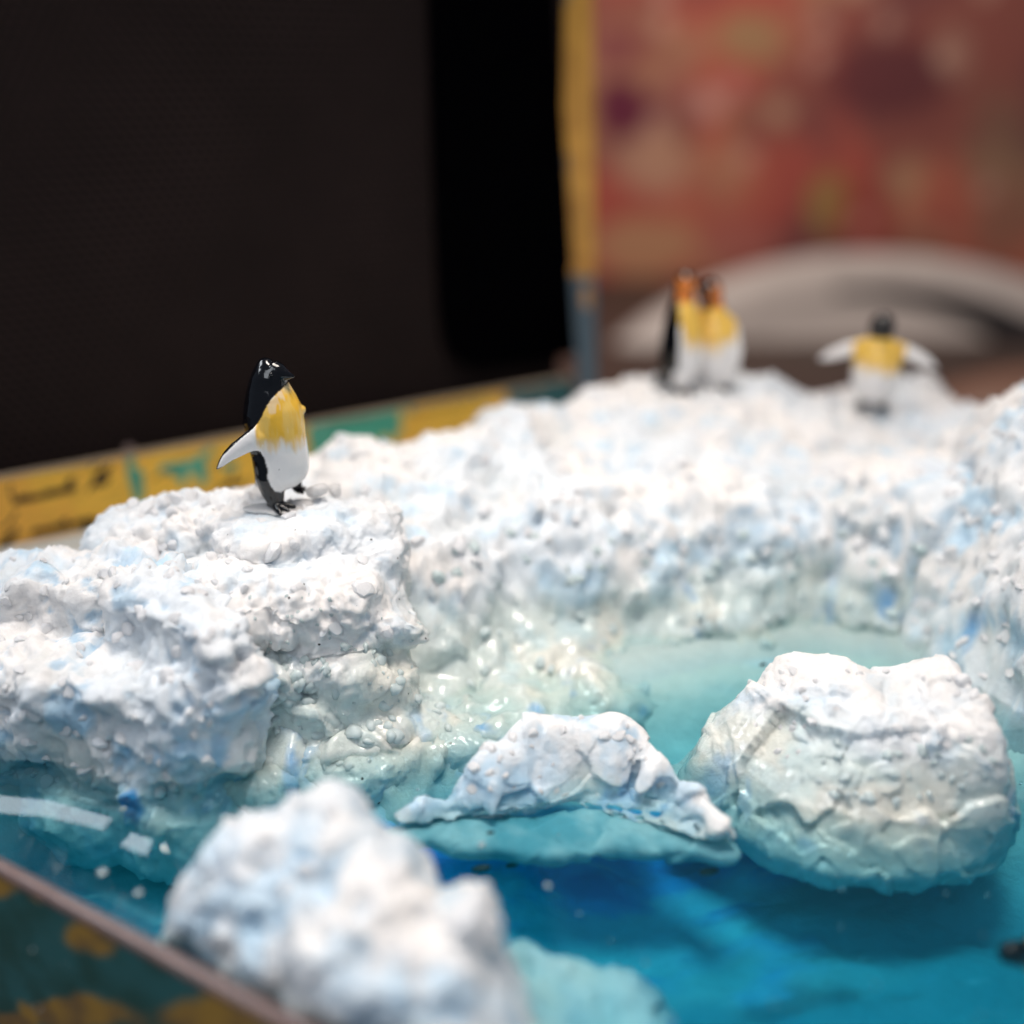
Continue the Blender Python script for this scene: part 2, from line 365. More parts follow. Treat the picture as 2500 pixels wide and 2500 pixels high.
# dark woven panel behind the side wall
def fabric_material(name, c1, c2, sc):
    m, nt, b = nodes(name); tc = N(nt, 'ShaderNodeTexCoord'); 
    w1 = N(nt, 'ShaderNodeTexWave', bands_direction='DIAGONAL'); w1.inputs['Scale'].default_value = sc; w1.inputs['Distortion'].default_value = .6; nt.links.new(tc.outputs['Object'], w1.inputs['Vector'])
    w2 = N(nt, 'ShaderNodeTexWave', bands_direction='Z'); w2.inputs['Scale'].default_value = sc * .9; w2.inputs['Distortion'].default_value = .6; nt.links.new(tc.outputs['Object'], w2.inputs['Vector'])
    mu = N(nt, 'ShaderNodeMath', operation='MULTIPLY'); nt.links.new(w1.outputs['Fac'], mu.inputs[0]); nt.links.new(w2.outputs['Fac'], mu.inputs[1])
    n = noise(nt, .35, 4); ad = N(nt, 'ShaderNodeMath', operation='MULTIPLY'); nt.links.new(mu.outputs[0], ad.inputs[0]); nt.links.new(n.outputs[0], ad.inputs[1])
    mx = N(nt, 'ShaderNodeMix', data_type='RGBA'); mx.inputs[6].default_value = (*c1, 1); mx.inputs[7].default_value = (*c2, 1); nt.links.new(ad.outputs[0], mx.inputs[0]); nt.links.new(mx.outputs[2], b.inputs['Base Color'])
    b.inputs['Roughness'].default_value = .95; b.inputs['Specular IOR Level'].default_value = .15; bump(nt, b, mu.outputs[0], .5, .03); return m
M_fab = fabric_material('dark_brown_weave', (.011, .0068, .006), (.070, .042, .038), 2.3)
M_gap = simple('gap_shade_black', (.0012, .0011, .0016), 1.0, 2, .2); M_gap.node_tree.nodes['Principled BSDF'].inputs['Specular IOR Level'].default_value = 0
a = Acc(); a.box(CORNER - BN * 1.1 + DB * 9.4 + [0, 0, 12], 9.4, .2, 14, [DB, BN, [0, 0, 1]])
me = a.mesh('fabric_panel', M_fab, False); o = place('fabric_panel', me, None, tuple(CORNER - BN * 1.1 + DB * 7 + [0, 0, -2]))
tag(o, 'tall dark brown woven fabric panel standing behind the ochre map wall', 'panel')
# black sheet standing for the shaded gap, rounded at its lower corner
pn = BA - BN * .82
def Pf(u, v): return Pplane(u, v, pn, BN)
out = [(.415, -.12), (.420, .10), (.424, .22), (.428, .30), (.433, .335), (.445, .352), (.465, .358), (.52, .353), (.562, .344), (.546, .10), (.530, -.12)]
V = [Pf(*p) + BN * .12 for p in out] + [Pf(*p) for p in out]; n = len(out)
F = [tuple(range(n))] + [tuple(range(n, 2 * n))[::-1]] + [(i, (i + 1) % n, n + (i + 1) % n, n + i) for i in range(n)]
me = mesh('gap_shade_sheet', V, F, M_gap, False); o = place('gap_shade_sheet', me, None, tuple(Pf(.5, .355))); tag(o, 'pitch black sheet standing in for the shaded gap between woven panel and ochre edge', 'board')
a = Acc(); a.ball(Pplane(.1285, .4425, BA, BN) - BN * .15 + [0, 0, .04], (.1, .1, .1)); me = a.mesh('round_pin', M_brown); o = place('round_pin', me, None, tuple(Pplane(.1285, .4425, BA, BN))); tag(o, 'tiny round brown pin head on top edge of the ochre map wall', 'pin')

# =================================================================
#  BACKGROUND (far out of focus)
# =================================================================
def backdrop():
    c = P(.8, .2, 80); L, H = 90, 70; nx, nz = 300, 240
    A, Z = np.meshgrid(np.linspace(-L / 2, L / 2, nx), np.linspace(-H * .6, H * .5, nz)); A = A.ravel(); Z = Z.ravel()
    V = np.c_[c[0] + A, np.full_like(A, c[1]), c[2] + Z]; u, v = wall_u(V); Q = np.c_[A, Z, A * 0]
    n1 = fbm(Q, 9, 3, 4, .6); n2 = fbm(Q, 5, 13, 4, .6); n3 = fbm(Q, 7, 23, 3)
    C = mixc([.27, .075, .055], [.46, .22, .12], sm(n1, .46, .68)); C = mixc(C, [.19, .055, .05], sm(n2, .52, .66) * .85); C = mixc(C, [.50, .085, .055], sm(n3, .46, .60) * .65)
    def blot(cu, cv, ru, rv, col, f=1): 
        nonlocal C; d = np.hypot((u - cu) / ru, (v - cv) / rv) + (fbm(Q, 3, int(cu * 999)) - .5) * .8; C = mixc(C, col, (1 - sm(d, .6, 1.15)) * f)
    blot(.605, .105, .028, .035, [.13, .012, .035]); blot(.60, .05, .03, .02, [.2, .03, .05], .7); blot(.64, .16, .05, .03, [.52, .27, .17], .8); blot(.63, .24, .05, .03, [.50, .26, .13], .8)
    blot(.73, .035, .04, .03, [.36, .22, .10], .8); blot(.81, .20, .022, .03, [.36, .21, .06], .9); blot(.845, .215, .03, .035, [.36, .05, .035], .8); blot(.87, .08, .07, .05, [.12, .025, .03], .9)  # last blot widened to paint the upper-right light falloff into the cloth
    blot(.93, .05, .02, .03, [.36, .17, .12], .8); blot(.69, .10, .014, .014, [.6, .33, .27], .7); blot(.76, .11, .014, .014, [.55, .33, .2], .6); blot(.715, .085, .012, .012, [.55, .25, .22], .6); blot(.98, .17, .04, .1, [.22, .13, .08], .6)
    blot(.62, .31, .04, .03, [.40, .10, .07], .9); blot(.72, .24, .04, .03, [.42, .12, .09], .8); blot(.66, .09, .03, .03, [.30, .09, .08], .5)
    F = [(k * nx + i, k * nx + i + 1, (k + 1) * nx + i + 1, (k + 1) * nx + i) for k in range(nz - 1) for i in range(nx - 1)]
    # pale motes: small bokeh highlights painted into the cloth colour
    m = (_h(np.floor(A / 2.2).astype(np.int64), np.floor(Z / 2.2).astype(np.int64), np.zeros(len(A), np.int64), 4) > .93) * (np.hypot((A / 2.2) % 1 - .5, (Z / 2.2) % 1 - .5) < .33)
    C = mixc(C, [.62, .36, .26], m * .5)
    n0 = len(V); cc = [0, nx - 1, (nz - 1) * nx, nz * nx - 1]; V2 = np.concatenate([V, V[cc] + [0, 1.5, 0]])
    F += [(n0, n0 + 2, n0 + 3, n0 + 1), (0, n0, n0 + 1, nx - 1) , (0, (nz - 1) * nx, n0 + 2, n0)]
    me = mesh('patterned_cloth', V2, F, painted('red_patterned_cloth', .9, 3), True); setcol(me, np.concatenate([C, C[cc]])); o = place('patterned_cloth', me, None, (float(c[0]), float(c[1]), float(c[2] - H * .6)))
    tag(o, 'blurred rusty red and tan patterned cloth hanging far behind the snow', 'cloth')
backdrop()
# grey dish lying tilted behind, brown block before it
M_dish = simple('grey_stoneware', (.42, .35, .31), .45, .6, .2, .1, .1)
M_dark = simple('groove_shadow_dark', (.016, .011, .010), .4, 1, .3)
def dish():
    c = P(.865, .468, 62); prof = [(0, .6), (6, .55), (9.2, .3), (10.4, .35), (11.3, .7), (12.8, 1.2), (14.2, 1.1), (14.6, .4), (13, -.6), (8, -1.4), (0, -1.5)]
    n = 72; an = np.linspace(0, 2 * math.pi, n, endpoint=False)
    th = R(58); ax = np.array([1, 0, -.03]); ay = np.array([.05, math.cos(th), math.sin(th)]); az = np.cross(ax, ay)
    def surf(r, h): return c + r * 1.30 * np.cos(an)[:, None] * ax + r * .92 * np.sin(an)[:, None] * ay + h * az
    e = empty('stoneware_dish', tuple(c - [0, 0, 9]), 'blurred oval grey dish with a dark groove at its right, leaning behind the snow ridge', 'dish')
    V = np.concatenate([surf(max(r, .01), h) for r, h in prof]); F = [(k * n + i, k * n + (i + 1) % n, (k + 1) * n + (i + 1) % n, (k + 1) * n + i) for k in range(len(prof) - 1) for i in range(n)]
    place('dish_body', mesh('dish_body', V, F, M_dish), e)
    # tapering dark strip: the groove's shadow as colour, on the rim's right half
    m = 40; ag = np.linspace(R(102), R(-30), m); V = []
    for k, g in enumerate(ag):
        f = k / (m - 1); wd = .3 + 7.0 * f ** 1.25; ro = 12.0
        for q in range(5):
            r_ = ro - wd * q / 4; V.append(c + r_ * 1.30 * math.cos(g) * ax + r_ * .92 * math.sin(g) * ay + (float(np.interp(r_, [p[0] for p in prof[:7]], [p[1] for p in prof[:7]])) + .12 + .1 * math.sin(q / 4 * math.pi)) * az)
    for k in range(m): V.append(V[k * 5] - .3 * az); V.append(V[k * 5 + 4] - .3 * az)
    F = [(k * 5 + q, k * 5 + q + 1, k * 5 + q + 6, k * 5 + q + 5) for k in range(m - 1) for q in range(4)]; o5 = m * 5
    for k in range(m - 1): F += [(k * 5, k * 5 + 5, o5 + 2 * k + 2, o5 + 2 * k), (k * 5 + 4, o5 + 2 * k + 1, o5 + 2 * k + 3, k * 5 + 9), (o5 + 2 * k, o5 + 2 * k + 2, o5 + 2 * k + 3, o5 + 2 * k + 1)]
    place('groove', mesh('groove', V, F, M_dark), e)
dish()
def block():
    M = simple('brown_leather', (.17, .085, .055), .5, .8, .3)
    a = Acc(); c = P(.93, .425, 50); a.ball(c + [0, 0, -1.2], (8.4, 4, 3.2)); a.ball(c + [5, 0, -.4], (8, 4, 3.6))
    me = remesh(a.mesh('leather_pouch'), .5); me.materials.append(M); smooth_mesh(me, 3); shade(me)
    o = place('leather_pouch', me, None, tuple(c - [0, 0, 4])); tag(o, 'blurred brown leather pouch lying before the grey dish at right', 'pouch')
block()
a = Acc(); a.box(np.array([8, 48, -7.0]), 75, 50, .5); o = place('table_top', a.mesh('table_top', simple('dark_table', (.05, .03, .022), .6, .3, .3), False), None, (8, 48, -7)); tag(o, kind='structure')

# =================================================================
#  ICE MASSES
# =================================================================
def blobs_mesh(items, vox, seed):
    a = Acc(); r = random.Random(seed)
    for it in items:
        u, v, z, rx, ry, rz = it[:6]; p = Pz(u, v, z)
        rot = Matrix.Rotation(r.uniform(-.5, .5), 3, 'Z') @ Matrix.Rotation(r.uniform(-.08, .08), 3, 'X')
        V, F = ICO[3]; V = V.copy(); rc = min(.55 * min(rx, ry), rz * .5)      # column with a rounded, flattish cap
        hz = np.abs(V[:, 2]); V[:, :2] *= (1 + .22 * (1 - hz ** 3) * hz)[:, None]
        V = np.c_[V[:, 0] * rx, V[:, 1] * ry, np.where(V[:, 2] > 0, V[:, 2] * rc, V[:, 2] * (rz - rc))] @ np.array(rot).T
        a.add(V + p - np.array([0, 0, rc * .98]), F)
    return remesh(a.mesh('m'), vox)
def zt(v, t): return CH - t * (.3746 + .8650 * (v - .5))
def relief_mesh(ctrl, back, res, reach=1.5, zmin=-1.9, lam=.002, keel=None):
    """smooth relief through the control points; (u, v, z) seen points, back = how far behind the skyline it falls away"""
    pts = [Pz(u, v, z) for u, v, z in ctrl]; pts += [Pz(u, v, z) + np.array([dx, dy, dz]) for (u, v, z), (dx, dy, dz) in back]
    A = np.array(pts); n = len(A)
    def ph(d2): return np.where(d2 > 1e-12, .5 * d2 * np.log(d2 + 1e-12), 0)
    D = ((A[:, None, :2] - A[None, :, :2]) ** 2).sum(2); K = ph(D) + lam * np.eye(n) * D.mean()
    Pm = np.c_[np.ones(n), A[:, :2]]; M = np.block([[K, Pm], [Pm.T, np.zeros((3, 3))]]); sol = np.linalg.solve(M, np.r_[A[:, 2], 0, 0, 0])
    x0, y0 = A[:, :2].min(0) - .6; x1, y1 = A[:, :2].max(0) + .6; nx, ny = int((x1 - x0) / res) + 2, int((y1 - y0) / res) + 2
    X, Y = np.meshgrid(x0 + res * np.arange(nx), y0 + res * np.arange(ny)); XY = np.c_[X.ravel(), Y.ravel()]
    Z = np.zeros(len(XY)); near = np.zeros(len(XY))
    for c in range(0, len(XY), 20000):
        d2 = ((XY[c:c + 20000, None] - A[None, :, :2]) ** 2).sum(2); Z[c:c + 20000] = ph(d2) @ sol[:n] + sol[n] + XY[c:c + 20000] @ sol[n + 1:]; near[c:c + 20000] = np.sqrt(d2.min(1))
    ok = (near < reach) & (Z > zmin) & ((XY - P0[:2]) @ NN[:2] > .2); idx = -np.ones(len(XY), int); g = np.arange(nx * ny).reshape(ny, nx)
    q = np.stack([g[:-1, :-1], g[:-1, 1:], g[1:, 1:], g[1:, :-1]], -1).reshape(-1, 4); q = q[ok[q].all(1)]
    used = np.unique(q); idx[used] = np.arange(len(used)); V = np.c_[XY[used], Z[used]]; q = idx[q]
    # skirt down to the floor so the piece is a solid lump, not a sheet
    from collections import Counter
    E = np.sort(np.stack([q, np.roll(q, -1, 1)], -1).reshape(-1, 2), 1); key = E[:, 0] * (len(V) + 1) + E[:, 1]; uq, inv, ct = np.unique(key, return_inverse=True, return_counts=True)
    raw = np.stack([q, np.roll(q, -1, 1)], -1).reshape(-1, 2); be = raw[ct[inv] == 1]; bv = np.unique(be); bm_ = {int(b_): len(V) + k for k, b_ in enumerate(bv)}
    low = np.c_[V[bv, :2], np.full(len(bv), -2.4)]
    if keel is not None:                            # floating piece: the underside tapers to a ragged keel
        c_ = V[bv, :2].mean(0); low = np.c_[c_ + (V[bv, :2] - c_) * .94, keel + (fbm(np.c_[V[bv, :2], V[bv, 0] * 0], .5, 3)[:, None] - .5) * .25]; low = np.concatenate([low, [[*c_, keel - .1]]])
    V2 = np.concatenate([V, low]); F = [tuple(f) for f in q.tolist()] + [(int(b_), int(a_), bm_[int(a_)], bm_[int(b_)]) for a_, b_ in be]
    if keel is not None: F += [(bm_[int(b_)], bm_[int(a_)], len(V2) - 1) for a_, b_ in be]
    me = mesh('relief', V2, F)
    if keel is not None: me = remesh(me, res); smooth_mesh(me, 3)
    return me
WHITE = np.array([.88, .85, .83]); COOL = np.array([.78, .82, .86]); SKYB = np.array([.42, .68, .88]); BLUE = np.array([.02, .32, .72]); WETG = np.array([.58, .68, .64]); CREAM = np.array([.80, .75, .66])
ALL = []
PADS = {}
def ice(name, items, vox, seed, label, cat, disp=1.0, pads=(), wet_z=(.2, 1.1), wet=1, fleck=0, smooth=3, blue=1.0, lump=1.0, grain=1.0, group=None, fac=.3):
    rel = isinstance(items, bpy.types.Mesh); me = items if rel else blobs_mesh(items, vox, seed); me.materials.clear(); me.materials.append(M_snow)
    if not rel: smooth_mesh(me, int(min(60, max(4, (smooth * .055 / vox) ** 2))))
    V = getv(me); Nn = getn(me)
    wz = 1 - sm(V[:, 2] + (fbm(V, .8, seed + 3) - .5) * 1.2, wet_z[0], wet_z[1])       # towards the water the paste is glazed and smoother
    big = fbm(V, 1.6, seed + 1, 3) - .5
    q = V.copy(); q[:, 2] *= .55
    W = V + np.c_[fbm(V, .5, seed + 11, 2), fbm(V, .5, seed + 12, 2), fbm(V, .5, seed + 13, 2)] * .35       # warped domain: crumbly, not bubbly
    b1 = 1 - 4 * np.abs(fbm(W, .95, seed + 7, 5, .55) - .5); b2 = 1 - 4 * np.abs(fbm(W, .36, seed + 9, 4, .6) - .5)
    wl = worley(V + (fbm(V, .4, seed) - .5)[:, None] * .25, .42, seed); wl2 = worley(W, .13, seed + 2)
    drip = fbm(np.c_[V[:, :2], V[:, 2] * .3], .28, seed + 5, 3) - .5
    gp = sm(fbm(V, .8, seed + 30), .42, .62)
    d = big * .50 * lump + (b1 - .5) * .20 * lump + (b2 - .5) * .13 * (.5 + .8 * gp) * (1 - .4 * wz) + (.5 - wl) * .07 * lump + (.45 - wl2) * .085 * grain * gp * (1 - .5 * wz) + drip * .34 * wz + (fbm(W, .13, seed + 8, 4, .65) - .5) * .16 * grain * (.4 + .6 * gp) * (1 - .5 * wz) + .04
    d = d * (1 - .45 * wz * (wet > 0)) + (facet(W, 1.0, seed + 80) * .26 + facet(W, .45, seed + 81) * .10) * fac
    V2 = V + Nn * (d * disp)[:, None]
    for (pu, pv, pt, pr) in pads:                   # trodden flat where a figure stands
        p = P(pu, pv, pt); k = (1 - sm(np.hypot(V2[:, 0] - p[0], V2[:, 1] - p[1]) + (b1 - .5) * .25, pr * .3, pr)) * sm(V2[:, 2], p[2] - .5, p[2] - .15)
        V2[:, 2] = V2[:, 2] * (1 - k) + (p[2] - .02 + (V2[:, 2] - p[2]) * (.25 + .5 * (1 - k)) + (fbm(V, .25, 3, 4) - .5) * .07) * k
    setv(me, V2)
    # dye pigment, plus bluish shade painted into the hollows
    f = fbm(V, 1.1, seed + 40, 4); f2 = fbm(V, .5, seed + 41, 4); f3 = fbm(V * [1, 1, .6], .45, seed + 42, 4)
    C = mixc(WHITE, COOL, sm(f, .42, .62)); C = mixc(C, SKYB, sm(f2, .58, .76) * .4 * blue)
    C = mixc(C, [.46, .60, .72], (1 - sm(b2, .15, .5)) * .5 * sm(f3, .35, .55) * blue); C = mixc(C, [.62, .64, .64], (1 - sm(b1, .1, .5)) * .45)  # hollows tinted blue-grey and grey: settled dye and painted shade contrast
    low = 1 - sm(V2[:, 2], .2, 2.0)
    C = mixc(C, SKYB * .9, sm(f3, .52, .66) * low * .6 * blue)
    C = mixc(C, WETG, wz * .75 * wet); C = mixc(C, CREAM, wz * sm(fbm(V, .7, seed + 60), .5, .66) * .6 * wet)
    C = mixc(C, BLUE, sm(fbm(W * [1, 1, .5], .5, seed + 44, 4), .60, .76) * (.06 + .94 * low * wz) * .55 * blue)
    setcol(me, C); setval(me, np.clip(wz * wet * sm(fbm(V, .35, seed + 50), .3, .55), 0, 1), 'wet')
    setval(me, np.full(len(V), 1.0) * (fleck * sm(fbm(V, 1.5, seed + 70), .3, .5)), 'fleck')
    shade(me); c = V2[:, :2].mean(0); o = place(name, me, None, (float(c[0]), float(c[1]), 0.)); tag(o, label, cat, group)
    ALL.append(o); return o

SKY = [(.27, .478, 2.0), (.30, .468, 2.1), (.33, .452, 2.25), (.345, .442, 2.3), (.365, .456, 2.2), (.40, .450, 2.2), (.42, .444, 2.2), (.455, .427, 2.15), (.49, .415, 2.05), (.52, .417, 2.0), (.553, .420, 1.95), (.568, .395, 2.15), (.60, .382, 2.25), (.63, .379, 2.25), (.65, .379, 2.25), (.70, .374, 2.3), (.74, .372, 2.35), (.765, .380, 2.2), (.79, .402, 1.8), (.805, .409, 1.7), (.83, .392, 1.75), (.86, .388, 1.8), (.885, .380, 1.9), (.90, .374, 2.0), (.92, .388, 1.8), (.94, .412, 1.6), (1.0, .42, 1.6)]
ctrl = SKY + [(.30, .52, 1.8), (.36, .495, 1.95), (.42, .485, 1.95), (.5, .468, 1.9), (.55, .46, 1.85), (.6, .445, 1.9), (.65, .44, 1.9), (.7, .445, 1.75), (.8, .455, 1.5), (.85, .45, 1.5), (.9, .46, 1.5), (1.0, .46, 1.6),
 (.36, .55, 1.6), (.42, .53, 1.62), (.46, .525, 1.65), (.5, .52, 1.55), (.55, .51, 1.6), (.6, .515, 1.5), (.65, .50, 1.45), (.7, .515, 1.3), (.75, .51, 1.3), (.8, .52, 1.15), (.9, .53, 1.3), (1, .54, 1.3),
 (.43, .58, 1.05), (.47, .575, 1.1), (.5, .57, .9), (.54, .565, 1.0), (.6, .56, .85), (.65, .56, .8), (.7, .56, .65), (.74, .56, .7), (.78, .565, .5), (.86, .57, .6), (.93, .58, .7), (1.0, .6, .8),
 (.38, .64, .45), (.43, .63, .42), (.47, .622, .45), (.5, .618, .32), (.55, .607, .32), (.6, .605, .18), (.65, .60, .2), (.7, .60, .08), (.78, .603, .0), (.85, .61, .0), (.92, .625, .1), (1.02, .68, .0),
 (.40, .70, -.02), (.45, .685, -.04), (.52, .67, -.08), (.6, .65, -.12), (.7, .64, -.30), (.8, .63, -.45), (.88, .635, -.5), (.95, .675, -.5),
 (.36, .78, -.45), (.45, .755, -.42), (.55, .735, -.5), (.62, .71, -.6)]
bk = [(c, (.05, -.7, -1.8)) for c in ctrl[-4:]] + [(c, (.05, -1.0, -1.0)) for c in ctrl[-8:-4]] + [(c, (0, .9, -.15)) for c in SKY] + [(c, (0, 2.2, -1.3)) for c in SKY]
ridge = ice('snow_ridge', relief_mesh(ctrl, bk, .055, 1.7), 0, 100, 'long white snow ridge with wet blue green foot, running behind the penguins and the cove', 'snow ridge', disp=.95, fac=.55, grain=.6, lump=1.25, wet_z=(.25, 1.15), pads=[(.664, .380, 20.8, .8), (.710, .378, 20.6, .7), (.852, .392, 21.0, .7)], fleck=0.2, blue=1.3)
SK2 = [(.935, .438, 2.2), (.945, .424, 2.5), (.955, .418, 2.6), (.965, .405, 2.9), (.98, .396, 3.05), (1.0, .385, 3.25), (1.05, .37, 3.5)]
ctrl = SK2 + [(.935, .47, 1.95), (.97, .45, 2.55), (1.03, .45, 2.8), (.925, .52, 1.4), (.95, .50, 1.8), (.98, .52, 1.85), (1.04, .52, 2.1), (.91, .57, .75), (.95, .59, .85), (1.0, .60, 1.15), (1.05, .6, 1.4), (.915, .61, .2), (.95, .64, .25), (.98, .665, .22), (1.03, .68, .35), (.895, .55, .5), (.89, .60, -.2), (.91, .50, .9), (1.1, .55, 1.8), (1.1, .68, .3)]
FT = [(.89, .625, 0), (.915, .635, 0), (.95, .658, 0), (.98, .68, 0), (1.03, .70, 0)]
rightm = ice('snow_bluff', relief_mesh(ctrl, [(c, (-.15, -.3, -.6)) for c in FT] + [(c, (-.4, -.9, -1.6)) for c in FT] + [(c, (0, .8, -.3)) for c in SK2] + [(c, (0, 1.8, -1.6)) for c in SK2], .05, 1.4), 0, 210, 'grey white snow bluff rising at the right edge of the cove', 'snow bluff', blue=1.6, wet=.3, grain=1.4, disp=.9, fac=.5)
ledge_i = [(.105, .545, 1.85, .4, .5, 1.6), (.125, .505, 2.2, .5, .6, 2.2), (.155, .492, 2.35, .6, .6, 2.4), (.19, .495, 2.35, .7, .7, 2.4), (.232, .488, 2.5, .55, .6, 2.4), (.27, .500, 2.5, .8, .8, 2.6), (.31, .498, 2.5, .7, .7, 2.6), (.345, .495, 2.45, .6, .6, 2.5), (.36, .52, 2.2, .5, .6, 2.3),
 (.17, .55, 1.9, .9, .6, 2.2), (.24, .545, 2.1, .9, .8, 2.2), (.31, .545, 2.1, .9, .8, 2.2), (.36, .56, 1.8, .55, .55, 1.2), (.385, .59, 1.5, .42, .45, .7), (.40, .60, 1.4, .3, .3, .5),
 (.25, .585, 1.75, .45, .45, .45), (.285, .60, 1.6, .3, .3, .35), (.33, .59, 1.65, .4, .4, .5),
 (.27, .63, 1.1, .7, .6, 1.8), (.33, .63, 1.1, .6, .55, 1.8), (.37, .64, .9, .5, .5, 1.6), (.30, .67, .6, .7, .5, 1.6), (.25, .67, .6, .6, .5, 1.5), (.36, .69, .3, .6, .5, 1.3), (.40, .69, .15, .5, .5, 1.2), (.30, .715, .1, .7, .45, 1.2), (.26, .74, -.05, .6, .5, 1.1), (.35, .73, -.05, .8, .5, 1.1), (.44, .70, -.05, .8, .6, 1.1)]
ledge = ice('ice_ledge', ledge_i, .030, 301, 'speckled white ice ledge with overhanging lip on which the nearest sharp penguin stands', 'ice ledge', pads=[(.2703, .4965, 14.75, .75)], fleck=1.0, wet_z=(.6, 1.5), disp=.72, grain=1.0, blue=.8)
left_i = [(-.03, .552, 1.8, .9, .8, 2.2), (.01, .548, 1.9, .7, .7, 2.2), (.05, .543, 2.0, .7, .7, 2.2), (.10, .543, 2.05, .7, .7, 2.2), (.145, .560, 2.1, .55, .6, 2.2), (.18, .578, 2.1, .55, .6, 2.1), (.212, .60, 2.0, .42, .5, 2.0), (.222, .635, 1.6, .4, .5, 2.0),
 (.0, .62, 1.3, .9, .8, 2), (.06, .63, 1.3, .9, .8, 2), (.12, .64, 1.35, .8, .7, 2), (.18, .65, 1.35, .6, .6, 2), (.0, .67, .7, .8, .6, 1.5), (.05, .695, .6, .7, .6, 1.5), (.10, .71, .6, .7, .6, 1.5), (.15, .71, .7, .6, .6, 1.5), (.20, .70, .7, .5, .5, 1.5), (.085, .735, .2, .45, .35, 1.0), (.135, .755, .2, .42, .4, 1.0), (.18, .74, .2, .5, .4, 1.0), (.138, .785, .0, .25, .22, .6), (.22, .73, .1, .5, .4, 1.2), (.24, .75, -.1, .6, .4, .9), (.21, .775, -.1, .5, .4, .9)]
left_i += [(.02, .72, -.12, 1.1, .6, 1.5), (.09, .775, -.22, .9, .5, 1.4), (.16, .79, -.25, .9, .5, 1.4), (.23, .785, -.25, .8, .5, 1.3)]
left_i = [(b[0] - (.008 if b[1] > .68 else 0), b[1] - (.022 if b[1] > .68 else 0), *b[2:]) for b in left_i]
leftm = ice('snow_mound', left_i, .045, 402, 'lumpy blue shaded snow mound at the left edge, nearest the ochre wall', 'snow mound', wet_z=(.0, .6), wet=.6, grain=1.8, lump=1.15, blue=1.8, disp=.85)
def T(u, v, t): return (u, v, zt(v, t))
SKF = [(lambda u, v, t: T(u, v + .014 + (.022 * min(1, max(0, (u - .33) / .05)) if u < .445 else 0), t))(*q) for q in [(.165, .925, 10.75), (.172, .89, 10.7), (.18, .86, 10.7), (.188, .835, 10.75), (.20, .815, 10.8), (.215, .803, 10.85), (.23, .797, 10.8), (.255, .795, 10.8), (.28, .791, 10.8), (.30, .782, 10.8), (.322, .768, 10.8), (.345, .780, 10.7), (.37, .797, 10.6), (.40, .822, 10.4), (.42, .85, 10.2), (.435, .870, 10.1), (.452, .863, 10.1), (.472, .870, 10.0), (.483, .893, 9.9), (.485, .915, 9.9)]]
ctrl = SKF + [T(.25, .85, 10.5), T(.33, .84, 10.4), T(.39, .89, 9.95), T(.46, .905, 9.8), T(.21, .88, 10.5), T(.22, .93, 10.3), T(.30, .91, 10.0), T(.38, .94, 9.6), T(.45, .96, 9.6), T(.235, .965, 10.15), T(.28, .99, 9.75), T(.35, 1.02, 9.2), T(.45, 1.03, 9.2), (.497, .95, .1), (.505, .98, .0), (.53, 1.01, -.1), (.53, 1.04, -.05), (.51, .925, -.45), (.56, .940, -.75), (.61, .955, -.85), (.65, .98, -.95), (.67, 1.03, -1.05), (.60, 1.02, -.75)]
bk = [(c, (.35, .35, -.9)) for c in ctrl[-6:-1]] + [(SKF[k], (-.25, .1, -.5)) for k in (0, 1, 2, 3)] + [(SKF[k], (-.6, .3, -1.6)) for k in (0, 1, 2, 3)] + [(c, (0, .5, -.5)) for c in SKF[3:]] + [(c, (0, 1.0, -2.0)) for c in SKF[3:]]
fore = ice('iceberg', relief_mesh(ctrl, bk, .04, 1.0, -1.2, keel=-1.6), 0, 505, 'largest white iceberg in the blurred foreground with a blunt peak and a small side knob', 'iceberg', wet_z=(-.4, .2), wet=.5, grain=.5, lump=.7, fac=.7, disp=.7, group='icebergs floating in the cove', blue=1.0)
SKM = [T(.40, .786, 13.0), T(.425, .778, 13.05), T(.445, .765, 13.0), T(.455, .753, 13.05), T(.462, .740, 13.1), T(.475, .724, 13.2), T(.487, .727, 13.25), T(.498, .710, 13.4), T(.53, .701, 13.55), T(.58, .700, 13.6), T(.61, .702, 13.6), T(.622, .709, 13.55), T(.635, .724, 13.4), T(.655, .746, 13.2), T(.68, .768, 12.85), (.697, .785, .12), (.710, .800, .08), (.714, .806, .04)]
ctrl = SKM + [T(.50, .75, 13.08), T(.56, .735, 13.32), T(.60, .742, 13.25), T(.53, .765, 12.98), T(.48, .765, 12.9), T(.63, .752, 13.1), (.445, .765, .0), (.47, .778, 0), (.50, .776, 0), (.53, .770, 0), (.58, .760, 0), (.62, .758, 0), (.65, .771, 0), (.68, .790, 0), (.385, .792, -.06), (.41, .792, -.02)]
FT = [(.375, .793, 0), (.40, .795, 0), (.445, .770, 0), (.47, .781, 0), (.50, .779, 0), (.53, .773, 0), (.58, .763, 0), (.62, .761, 0), (.65, .774, 0), (.68, .793, 0), (.715, .812, 0)]
midb = ice('iceberg', relief_mesh(ctrl, [(c, (0, -.08, -.28)) for c in FT] + [(c, (0, -.36, -.50)) for c in FT] + [(c, (0, -.6, -1.8)) for c in FT] + [(c, (0, .28, -.35)) for c in SKM[2:]] + [(c, (0, .7, -1.6)) for c in SKM], .022, .5, -.14, keel=-.2), 0, 606, 'low jagged iceberg with pale blue sloping slab, midway across the water', 'iceberg', wet_z=(-.35, .0), wet=.5, disp=.13, grain=.2, lump=.3, fac=2.4, fleck=.25, group='icebergs floating in the cove', blue=1.0)
